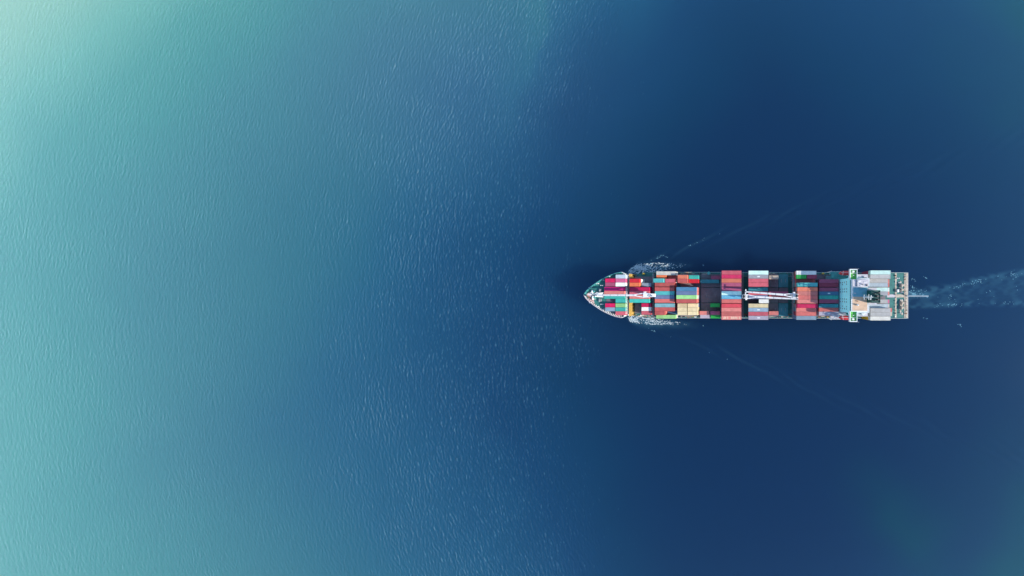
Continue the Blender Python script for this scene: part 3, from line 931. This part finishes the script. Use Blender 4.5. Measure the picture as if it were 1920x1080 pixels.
for k in range(26):
    y = -14 + k * 1.12 + rnd.uniform(-0.3, 0.3)
    MB().cbox(px(1698.6, 9.5) + rnd.uniform(-0.8, 0.8), y, PZ, rnd.uniform(0.3, 1.3), rnd.uniform(0.15, 0.7), rnd.uniform(0.1, 0.6)).build("mooring_gear", M[rnd.choice(['rust', 'steel', 'dark', 'pinkish', 'beige', 'beige'])], ship)
for k in range(14):
    MB().cbox(px(1679.6, 9.5) + rnd.uniform(-0.2, 0.2), -14 + k * 2.1, PZ, rnd.uniform(0.2, 0.7), rnd.uniform(0.2, 0.9), rnd.uniform(0.1, 0.8)).build("deck_fitting", M[rnd.choice(['rust', 'beige', 'pinkish', 'white', 'steel'])], ship)
MB().cbox(px(1683.9, 10), 3.1, DECK_Z, 1.3, 1.9, 1.2).build("deck_locker", M['white'], ship, 0.08)
MB().cbox(px(1691.5, 10), -4.9, DECK_Z, 1.9, 3.8, 0.6).build("rope_tray", M['beige'], ship)
for y0, x in ((9.0, 1688), (-10.5, 1688), (-12.3, 1691)):
    o = MB().cyl((px(x, 9), y0, DECK_Z + 0.004), (px(x, 9), y0, DECK_Z + 0.35), 0.8, 0.5, 10).build("rope_coil", M['beige'], ship)
# legs of the platform that carries the aft stacks
MB().box(76.0, 92.0, -14.9, 14.9, HATCH_Z + 2.2, HATCH_Z + 2.55).build("container_platform", M['hatch'], ship)
for x in (76.6, 84.0, 91.4):
    for y in (-14.3, -7.0, 0.0, 7.0, 14.3):
        MB().box(x - 0.3, x + 0.3, y - 0.3, y + 0.3, DECK_Z, HATCH_Z + 2.2).build("platform_leg", M['hatch'], ship)
# raked ensign staff over the stern
es = empty("ensign_staff", (0, 0, 0), ship)
MB().cyl((108.6, -0.3, DECK_Z), (116.8, -0.35, 17.0), 0.42, 0.36, 8).build("staff", M['white'], es)
MB().bar((108.6, -0.3, DECK_Z + 0.2), (110.6, -0.3, DECK_Z + 0.3), 0.2).build("staff_foot", M['white'], es)


# ------------------------------------------------------------------ lifeboats
def lifeboat(s, label):
    t = empty("lifeboat", (62.4, s * 13.6, 20.9))
    tag(t, label, "lifeboat", "enclosed lifeboats hung beside the bridge")
    secs = [(-4.3, 0.15, 0.5, 1.0), (-3.6, 0.8, 0.15, 1.8), (-2.2, 1.25, 0.0, 2.2), (0, 1.4, -0.05, 2.4), (2.4, 1.3, 0.0, 2.7), (3.6, 1.05, 0.2, 2.6), (4.1, 0.75, 0.6, 2.2)]
    n = 10
    vs, fs = [], []
    for x, w, zb, zt in secs:
        for i in range(n):
            a = 2 * math.pi * i / n
            zz = (zb + zt) / 2 + math.sin(a) * (zt - zb) / 2
            vs.append((x, math.copysign(abs(math.cos(a)) ** 0.7, math.cos(a)) * w, zz))
    for i in range(len(secs) - 1):
        for k in range(n):
            fs.append((i * n + k, i * n + (k + 1) % n, (i + 1) * n + (k + 1) % n, (i + 1) * n + k))
    fs.append(tuple(range(n - 1, -1, -1))); fs.append(tuple(range((len(secs) - 1) * n, len(secs) * n)))
    MB().add(vs, fs).build("boat_hull", M['red'], t, smooth=True)
    MB().cbox(2.6, 0, 2.5, 1.4, 1.3, 0.7).build("coxswain_cupola", M['red'], t, 0.1)
    for x in (-2.6, 2.0):
        MB().bar((x, -s * 1.5, 2.5), (x + 0.25, s * 1.2, 2.85), 0.16).build("fall_hook", M['white'], t)
    MB().bar((-3.4, 0.35, 2.05), (1.4, 0.15, 2.52), 0.14).build("grab_rail", M['white'], t)
    # keel chocks down to the platform
    for x in (-2.2, 1.6):
        MB().box(x - 0.15, x + 0.15, -0.5, 0.5, -3.19, 0.02).build("keel_chock", M['white'], t)


lifeboat(1, "red enclosed lifeboat on teal platform below the starboard bridge wing")
lifeboat(-1, "red enclosed lifeboat on pale platform below the port bridge wing")

# ------------------------------------------------------------------ containers
CH = 2.59


def container_mesh(name, L):
    W, H = 2.37, CH
    mb = MB()
    mb.box(0.06, L - 0.06, -W / 2 + 0.06, W / 2 - 0.06, 0.06, H - 0.07)
    for y in (-W / 2, W / 2 - 0.12):
        for z in (0.0, H - 0.12):
            mb.box(0.12, L - 0.12, y, y + 0.12, z, z + 0.12)
        for x in (0.0, L - 0.14):
            mb.box(x, x + 0.14, y, y + 0.12, 0.0, H)
    for x in (0.0, L - 0.12):
        for z in (0.0, H - 0.14):
            mb.box(x, x + 0.12, -W / 2 + 0.12, W / 2 - 0.12, z, z + 0.14)
    nr = int(L / 0.6)
    for i in range(nr):                       # corrugated roof and sides
        x = 0.35 + i * (L - 0.7) / (nr - 1)
        mb.box(x - 0.11, x + 0.11, -W / 2 + 0.13, W / 2 - 0.13, H - 0.075, H - 0.03)
        for s in (1, -1):
            mb.box(x - 0.11, x + 0.11, min(s * (W / 2 - 0.065), s * (W / 2 - 0.025)), max(s * (W / 2 - 0.065), s * (W / 2 - 0.025)), 0.13, H - 0.13)
    for y in (-0.75, -0.3, 0.3, 0.75):        # locking bars of the doors at the aft end
        mb.box(L - 0.062, L - 0.01, y - 0.035, y + 0.035, 0.15, H - 0.15)
    for i in range(6):                        # corrugated front end
        y = -0.95 + i * 0.38
        mb.box(0.025, 0.065, y - 0.09, y + 0.09, 0.15, H - 0.15)
    return mb.mesh(name)


MESH = {'L': container_mesh("container_forty", 12.19), 'F': container_mesh("container_twenty", 6.06)}
MESH['A'] = MESH['F']
COL = {  # name: (albedo, words for the label)
    'crimson': ((0.56, 0.012, 0.085), "crimson"), 'magenta': ((0.50, 0.010, 0.130), "deep magenta"), 'red': ((0.60, 0.022, 0.035), "bright red"),
    'hotpink': ((0.66, 0.035, 0.120), "hot pink"), 'pink': ((0.60, 0.13, 0.25), "pink"), 'rose': ((0.52, 0.105, 0.13), "dusty rose"),
    'brick': ((0.46, 0.095, 0.085), "brick red"), 'coral': ((0.60, 0.15, 0.13), "coral red"), 'salmon': ((0.62, 0.20, 0.17), "salmon"),
    'orange': ((0.68, 0.17, 0.065), "orange"), 'mauve': ((0.45, 0.10, 0.17), "mauve"), 'maroon': ((0.31, 0.045, 0.085), "maroon"),
    'plum': ((0.36, 0.080, 0.145), "plum"), 'brown': ((0.16, 0.070, 0.055), "dark brown"),
    'white': ((0.78, 0.76, 0.70), "white"), 'warmwhite': ((0.64, 0.60, 0.53), "off-white"), 'mint': ((0.56, 0.76, 0.68), "pale mint"),
    'cream': ((0.74, 0.60, 0.35), "cream"), 'beige': ((0.50, 0.42, 0.33), "beige"),
    'grey': ((0.36, 0.36, 0.38), "grey"), 'lilac': ((0.42, 0.38, 0.44), "lilac grey"), 'palegrey': ((0.47, 0.45, 0.43), "pale grey"),
    'bluegrey': ((0.24, 0.33, 0.40), "blue grey"), 'slate': ((0.15, 0.20, 0.33), "slate blue"), 'blue': ((0.07, 0.19, 0.31), "blue"),
    'skyblue': ((0.13, 0.36, 0.48), "sky blue"), 'paleblue': ((0.42, 0.49, 0.53), "pale blue"),
    'teal': ((0.05, 0.40, 0.33), "teal green"), 'cyan': ((0.10, 0.46, 0.45), "turquoise"), 'darkteal': ((0.04, 0.25, 0.28), "dark teal"),
    'greyteal': ((0.20, 0.38, 0.40), "grey teal"), 'green': ((0.03, 0.38, 0.07), "bright green"), 'lightgreen': ((0.32, 0.60, 0.23), "light green"),
    'scarlet': ((0.64, 0.07, 0.09), "strawberry red"), 'apricot': ((0.66, 0.19, 0.11), "apricot orange"),
    'amber': ((0.65, 0.33, 0.02), "amber yellow"),
}
CM = {k: paint("container_" + k, v[0], 0.55, 0.20, 0.25, 0.40, 0.14) for k, v in COL.items()}
PHRASE = {'0f': "foremost bay on the bow", '0a': "bay under the bow crane", '1': "bay aft of the bow crane",
          '2': "bay with the cream boxes", '25': "half-empty bay", '3': "full-width reddish block",
          '4': "block beneath the forward crane tips", '45': "bare hatch bay beneath the booms", '5': "tall block aft of the booms",
          '6': "shaded bay at the bridge front", 'a': "aft block behind the funnel"}
# bay, row from starboard, slot (L forty-foot, F/A forward/aft twenty-foot), colour, tiers, colour of the boxes below, mark on the roof
C = [
    ('0f', 1, 'A', 'paleblue', 1, 'white'), ('0f', 2, 'F', 'crimson', 1, None), ('0f', 2, 'A', 'pink', 1, 'grey'), ('0f', 3, 'F', 'plum', 1, None), ('0f', 3, 'A', 'white', 1, 'grey'),
    ('0f', 4, 'L', 'magenta', 1, 'lilac'), ('0f', 5, 'L', 'salmon', 1, 'warmwhite'), ('0f', 6, 'L', 'teal', 1, 'palegrey'), ('0f', 7, 'A', 'teal', 1, 'palegrey'),
    ('0f', 8, 'F', 'crimson', 1, 'rose'), ('0f', 8, 'A', 'lightgreen', 1, 'white'), ('0f', 9, 'F', 'bluegrey', 1, 'white'), ('0f', 9, 'A', 'teal', 1, 'white'), ('0f', 10, 'A', 'rose', 1, 'warmwhite'),
    ('0a', 2, 'F', 'red', 3, 'white'), ('0a', 3, 'F', 'orange', 3, 'cream'), ('0a', 3, 'A', 'bluegrey', 2, None), ('0a', 4, 'L', 'crimson', 3, 'magenta'), ('0a', 5, 'L', 'rose', 3, 'maroon'),
    ('0a', 6, 'L', 'salmon', 3, 'brick'), ('0a', 7, 'L', 'teal', 3, 'darkteal'), ('0a', 8, 'A', 'crimson', 2, None), ('0a', 9, 'A', 'white', 2, None), ('0a', 10, 'A', 'rose', 2, None),
    ('1', 0, 'L', 'warmwhite', 2, 'white'), ('1', 1, 'F', 'orange', 2, 'red'), ('1', 1, 'A', 'brick', 1, None), ('1', 2, 'F', 'cyan', 4, None), ('1', 2, 'A', 'rose', 3, 'white'),
    ('1', 3, 'L', 'brick', 3, None), ('1', 4, 'L', 'brick', 3, None), ('1', 5, 'L', 'cyan', 3, None), ('1', 6, 'L', 'slate', 3, None), ('1', 7, 'L', 'coral', 3, None),
    ('1', 8, 'L', 'greyteal', 3, 'pink'), ('1', 9, 'L', 'brick', 3, 'pink'), ('1', 10, 'F', 'brick', 3, 'salmon'), ('1', 10, 'A', 'blue', 1, None), ('1', 11, 'L', 'lightgreen', 2, 'warmwhite'),
    ('2', 1, 'F', 'apricot', 3, 'salmon'), ('2', 2, 'F', 'brick', 3, 'salmon'), ('2', 1, 'A', 'teal', 2, None), ('2', 2, 'A', 'red', 2, 'brick'),
    ('2', 4, 'L', 'blue', 4, 'salmon'), ('2', 5, 'L', 'slate', 4, 'salmon'), ('2', 6, 'L', 'lightgreen', 4, 'warmwhite'), ('2', 7, 'L', 'brick', 4, 'salmon'),
    ('2', 8, 'F', 'cream', 3, None), ('2', 8, 'A', 'cream', 3, None), ('2', 9, 'F', 'cream', 3, None), ('2', 9, 'A', 'cream', 3, 'cream'), ('2', 10, 'F', 'cream', 3, None), ('2', 10, 'A', 'cream', 3, 'cream'),
    ('25', 1, 'A', 'plum', 1, None), ('25', 2, 'L', 'darkteal', 1, None), ('25', 8, 'A', 'green', 2, None), ('25', 10, 'F', 'salmon', 2, None), ('25', 10, 'A', 'mauve', 2, None),
    ('25', 11, 'F', 'lilac', 1, None), ('25', 11, 'A', 'green', 1, None),
    ('3', 0, 'L', 'rose', 4, None), ('3', 1, 'L', 'hotpink', 4, None), ('3', 2, 'L', 'apricot', 4, None), ('3', 3, 'L', 'mauve', 4, None), ('3', 4, 'L', 'plum', 4, None), ('3', 5, 'L', 'mint', 4, None),
    ('3', 6, 'L', 'skyblue', 4, None), ('3', 7, 'L', 'coral', 4, None), ('3', 8, 'L', 'scarlet', 4, None), ('3', 9, 'L', 'salmon', 4, None), ('3', 10, 'L', 'coral', 4, None), ('3', 11, 'L', 'salmon', 4, None, 'letters'),
    ('4', 0, 'L', 'mint', 4, None), ('4', 1, 'L', 'grey', 4, None, 'dash'), ('4', 2, 'L', 'rose', 4, None), ('4', 3, 'L', 'rose', 4, None), ('4', 4, 'L', 'darkteal', 3, None), ('4', 5, 'L', 'rose', 3, None),
    ('4', 6, 'L', 'slate', 3, None), ('4', 7, 'A', 'white', 4, None), ('4', 8, 'L', 'cream', 4, None), ('4', 9, 'L', 'bluegrey', 4, None, 'dash'), ('4', 10, 'L', 'rose', 4, None), ('4', 11, 'L', 'lilac', 4, None, 'dash'),
    ('45', 1, 'F', 'beige', 2, None), ('45', 10, 'F', 'salmon', 2, None), ('45', 5, 'L', 'plum', 2, None), ('45', 6, 'L', 'brick', 2, None),
    ('5', 0, 'L', 'white', 4, None), ('5', 1, 'F', 'green', 4, None), ('5', 1, 'A', 'maroon', 4, None), ('5', 2, 'L', 'brick', 3, None), ('5', 3, 'L', 'cyan', 5, None), ('5', 4, 'L', 'apricot', 5, None),
    ('5', 5, 'L', 'salmon', 5, None), ('5', 6, 'L', 'coral', 5, None), ('5', 7, 'L', 'salmon', 5, None), ('5', 8, 'L', 'crimson', 5, None), ('5', 9, 'L', 'salmon', 4, None), ('5', 10, 'L', 'coral', 4, 'maroon'), ('5', 11, 'L', 'bluegrey', 4, 'slate'),
    ('6', 1, 'A', 'greyteal', 1, None), ('6', 2, 'L', 'plum', 3, None), ('6', 3, 'L', 'maroon', 3, None), ('6', 4, 'L', 'plum', 3, None), ('6', 5, 'L', 'blue', 3, None, 'dash'), ('6', 6, 'L', 'teal', 3, None),
    ('6', 7, 'L', 'plum', 3, None), ('6', 8, 'L', 'darkteal', 3, None), ('6', 9, 'L', 'coral', 3, None), ('6', 10, 'L', 'lilac', 3, None, 'dash'),
    ('a', 0, 'L', 'mint', 4, 'maroon'), ('a', 1, 'L', 'palegrey', 4, 'maroon'), ('a', 2, 'L', 'palegrey', 3, 'palegrey'), ('a', 3, 'L', 'paleblue', 3, 'palegrey'), ('a', 4, 'L', 'mint', 3, 'palegrey'), ('a', 5, 'L', 'grey', 3, 'palegrey'),
    ('a', 7, 'L', 'palegrey', 3, 'palegrey'), ('a', 8, 'L', 'paleblue', 3, 'palegrey'), ('a', 9, 'L', 'palegrey', 4, 'palegrey'), ('a', 10, 'L', 'palegrey', 4, 'palegrey'), ('a', 11, 'L', 'warmwhite', 4, 'amber'),
]
# bottom boxes of the aft block that stick out behind the upper ones
AFT_LOW = {2: 'salmon', 3: 'coral', 4: 'white', 5: 'salmon', 7: 'pink', 8: 'palegrey', 9: 'coral', 10: 'beige'}
ORD = "first second third fourth fifth sixth seventh eighth ninth tenth eleventh twelfth".split()
mark_mat = paint("roof_mark_paint", (0.80, 0.80, 0.78), 0.5, 0.1)
letter_mat = paint("letter_paint", (0.78, 0.50, 0.36), 0.5, 0.1)
rnd = random.Random(77)
LOWCOL = ['brick', 'rose', 'maroon', 'plum', 'blue', 'slate', 'teal', 'darkteal', 'grey', 'coral', 'brown', 'bluegrey', 'salmon', 'cyan']


def put_container(slot, x, y, z, c):
    o = bpy.data.objects.new("shipping_container", MESH[slot])
    if not MESH[slot].materials:
        MESH[slot].materials.append(CM['grey'])
    if MESH[slot].materials and not o.material_slots:
        pass
    o.location = (x, y, z)
    col.objects.link(o)
    o.material_slots[0].link = 'OBJECT'
    o.material_slots[0].material = CM[c]
    return o


for m_ in (MESH['L'], MESH['F']):
    m_.materials.append(CM['grey'])
used = {}
for e in C:
    used.setdefault(e[0], set()).add(e[1])
for e in C:
    bay, r, slot, c, tiers, low = e[:6]
    mark = e[6] if len(e) > 6 else None
    x0, zb = BAYS[bay]
    x = x0 + (6.45 if slot == 'A' else 0.0) + (0.4 if bay == '25' and slot == 'A' else 0.0)
    if bay == '0f' and slot == 'L': x -= 0.6
    y = row_y(r)
    rows = sorted(used[bay])
    where = "%s from starboard%s, %s" % (ORD[rows.index(r)], {'L': '', 'F': ', forward half', 'A': ', aft half'}[slot], PHRASE[bay])
    size = "long" if slot == 'L' else "short"
    base = "%s %s container, %s" % (COL[c][1], size, where)
    for t in range(tiers):
        topmost = t == tiers - 1
        jx, jy = rnd.uniform(-0.03, 0.03), rnd.uniform(-0.015, 0.015)
        cc = c if topmost else (low or rnd.choice(LOWCOL))
        xx = x + jx
        if bay == 'a' and not topmost and r in AFT_LOW and t >= tiers - 2:
            cc = AFT_LOW[r]; xx = x + 2.55 + jx
        o = put_container(slot, xx, y + jy, zb + t * 2.6, cc)
        if topmost:
            tag(o, base, "container", "containers on the top tier of the deck cargo")
        else:
            tag(o, "%s container in tier %s, %s" % (COL[cc][1].split()[-1], "one two three four five".split()[t], where), "container", "containers in the lower tiers of the deck cargo")
        if topmost and mark == 'dash':
            MB().box(5.4, 7.0, -0.28, 0.28, CH - 0.028, CH - 0.012).build("roof_mark", mark_mat, o)
        if topmost and mark == 'letters':
            xq = 0.9
            while xq < 11.2:
                wq = rnd.uniform(0.25, 0.7)
                if rnd.random() < 0.8:
                    MB().box(xq, xq + wq, -0.75, rnd.choice([0.2, 0.65, 0.75]), CH - 0.028, CH - 0.012).build("roof_letter", letter_mat, o)
                xq += wq + rnd.uniform(0.1, 0.25)

# ------------------------------------------------------------------ foam
FD = 0.22
F1 = fft_field(1024, FD, lambda a, b: np.exp(-0.5 * (np.log((np.hypot(a, b) + 1e-9) / (2 * np.pi / 2.2)) / 0.45) ** 2) / (np.hypot(a, b) + 1e-9), 31)
F2 = fft_field(1024, FD, lambda a, b: np.exp(-(np.hypot(a, b) / 0.55) ** 2), 32)
F3 = fft_field(1024, FD, lambda a, b: np.exp(-0.5 * (np.log((np.hypot(a, b) + 1e-9) / (2 * np.pi / 1.1)) / 0.4) ** 2) / (np.hypot(a, b) + 1e-9), 33)
from math import erf
_t = np.linspace(-5, 5, 2001)
_c = np.array([0.5 * (1 + erf(q / math.sqrt(2))) for q in _t])


def rank(g):
    return np.interp(g, _t, _c)


foam_mat = bpy.data.materials.new("sea_foam"); foam_mat.use_nodes = True
_b = foam_mat.node_tree.nodes["Principled BSDF"]
_b.inputs["Base Color"].default_value = (0.52, 0.60, 0.63, 1)
_b.inputs["Roughness"].default_value = 0.9
_b.inputs["Specular IOR Level"].default_value = 0.1


thin_foam = bpy.data.materials.new("thin_foam"); thin_foam.use_nodes = True
_b = thin_foam.node_tree.nodes["Principled BSDF"]
_b.inputs["Base Color"].default_value = (0.18, 0.38, 0.47, 1)
_b.inputs["Roughness"].default_value = 0.8
_b.inputs["Specular IOR Level"].default_value = 0.1


def foam(name, x0, x1, y0, y1, dens, label, seed, shear=(0, 0), streak=0.0, mat=None):
    xs = np.arange(x0, x1, FD); ys = np.arange(y0, y1, FD)
    X, Y = np.meshgrid(xs, ys, indexing='ij')
    U, V = X + seed * 17.3 + shear[0] * Y, Y + seed * 9.1 + shear[1] * X
    if streak:
        ca, sa = math.cos(streak), math.sin(streak)
        P, Q = (U * ca + V * sa) * 0.30, (-U * sa + V * ca) * 0.9
    else:
        P, Q = U * 0.8, V
    ridge = (0.45 - np.abs(sample(F1, FD, P, Q))) * 1.6
    n = rank((0.85 * ridge + 0.25 * sample(F2, FD, U, V) + 0.65 * sample(F3, FD, U, V)) / 1.25)
    keep = n > 1 - dens(X, Y)
    i, j = np.nonzero(keep)
    rng = np.random.default_rng(seed)
    cx = X[i, j] + rng.uniform(-0.06, 0.06, len(i)); cy = Y[i, j] + rng.uniform(-0.06, 0.06, len(i))
    h = FD * rng.uniform(0.45, 0.75, len(i))
    z = sea_height(cx, cy) + 0.05
    # low tent over each cell so that foam has some relief of its own
    vs = np.empty((len(i), 5, 3))
    for q, (a, b) in enumerate(((-1, -1), (1, -1), (1, 1), (-1, 1))):
        vs[:, q, 0] = cx + a * h; vs[:, q, 1] = cy + b * h; vs[:, q, 2] = z
    vs[:, 4, 0] = cx; vs[:, 4, 1] = cy; vs[:, 4, 2] = z + rng.uniform(0.02, 0.12, len(i))
    k = np.arange(len(i))[:, None] * 5
    fs = np.concatenate([k + np.array([[a, b, 4]]) for a, b in ((0, 1), (1, 2), (2, 3), (3, 0))])
    m = bpy.data.meshes.new(name)
    m.vertices.add(len(i) * 5); m.vertices.foreach_set("co", vs.astype(np.float32).ravel())
    m.loops.add(fs.size); m.loops.foreach_set("vertex_index", fs.astype(np.int32).ravel())
    m.polygons.add(len(fs)); m.polygons.foreach_set("loop_start", np.arange(0, fs.size, 3, dtype=np.int32))
    m.update(calc_edges=True)
    m.materials.append(mat or foam_mat)
    o = bpy.data.objects.new(name, m)
    col.objects.link(o)
    return tag(o, label, "foam", kind="stuff")


def bow_density(s):
    def d(X, Y):
        y = s * Y
        t = X + 82.5
        hullside = np.interp(X, [t_[0] for t_ in WL_HB], [t_[1] for t_ in WL_HB])
        outer = np.interp(X, [-82.5, -80, -75.5, -66, -58, -45, -36], [16.2, 19.6, 22.2 if s > 0 else 20.6, 23.0 if s > 0 else 21.4, 23.2 if s > 0 else 21.6, 22.4 if s > 0 else 21.4, 22.0])
        inner = np.interp(X, [-82.5, -70, -60, -45, -36], [12, 14.5, 16.0, 18.6, 20.6])
        inside = sstep(0, 0.8, outer - y) * sstep(0, 1.2, y - inner) * (y > hullside - 0.2)
        a = np.interp(X, [-83, -81, -76, -68, -60, -52, -44, -37, -33], [0, 0.70, 0.66, 0.56, 0.44, 0.34, 0.22, 0.10, 0.0])
        d0 = inside * a * (1.0 if s > 0 else 0.85)
        return d0
    return d


foam("bow_foam", -86, -2, 12, 54, bow_density(1), "white bow-wave foam streaming along the starboard side", 1, streak=R(24))
foam("bow_foam", -86, 10, -56, -12, bow_density(-1), "white bow-wave foam streaming along the port side", 2, streak=R(-24))


def stern_density(X, Y):
    t = X - 109.0
    up, lo = wake_edges(t)
    mid = np.interp(t, [0, 10, 30, 60], [0.2, 0.4, -0.4, 1.0])
    clump = 0.35 + 1.1 * sstep(-0.6, 1.4, sample(F2, FD, X * 0.45, Y * 0.6))
    e1 = np.exp(-((Y - up + 0.8) / np.interp(t, [0, 30, 90], [1.2, 2.0, 3.4])) ** 2) * np.interp(t, [-1, 2, 12, 35, 60, 92], [0, 0.28, 0.22, 0.16, 0.22, 0.15])
    e2 = np.exp(-((Y - lo) / np.interp(t, [0, 30, 90], [0.9, 1.5, 2.6])) ** 2) * np.interp(t, [3, 8, 30, 48, 60, 92], [0, 0.12, 0.16, 0.30, 0.22, 0.16])
    e3 = np.exp(-((Y - mid) / 1.7) ** 2) * np.interp(t, [-1, 1, 10, 22, 34, 50], [0, 0.55, 0.46, 0.30, 0.20, 0.0])
    fill = ((Y < up) & (Y > lo)) * np.interp(t, [0, 10, 40, 92], [0.05, 0.08, 0.09, 0.09])
    return np.clip((e1 + e2 + e3 + fill) * clump * 0.62, 0, 0.9)


foam("wake_foam", 109.3, 205, -20, 24, stern_density, "pale foam trail left by the screw behind the stern", 3, streak=R(9), mat=thin_foam)


def stray_density(X, Y):
    d = np.zeros_like(X)
    for pxx, pyy, w in ((1735, 520, 1.6), (1800, 517, 0.8), (1735, 597, 2.2), (1763, 596, 1.5), (1800, 609, 1.8), (1712, 524, 1.8), (1711, 538, 1.8), (1717, 540, 1.0), (1331, 500, 1.0), (1318, 498, 1.2), (1319, 612, 1.0), (1220, 495, 1.4), (1249, 483, 1.0)):
        x, y = (pxx - 1395) / 2.655, -(pyy - 554) / 2.655
        d = np.maximum(d, 0.34 * np.exp(-((X - x) / w) ** 2 - ((Y - y + 0.35 * (X - x)) / (0.45 * w)) ** 2))
    for s in (1, -1):
        v = s * Y - (19.5 + (X + 79) * 0.385)
        d = np.maximum(d, np.exp(-(v / 0.8) ** 2) * np.interp(X, [-76, -68, -50, -35, -5, 15], [0, 0.26, 0.24, 0.18, 0.10, 0.0]) * sstep(-0.3, 0.7, sample(F2, FD, X * 0.4, Y * 0.4 + 50)))
    return d


foam("foam_fleck", -76, 160, -56, 56, stray_density, "scattered small foam flecks drifting beside the ship", 4, mat=thin_foam)
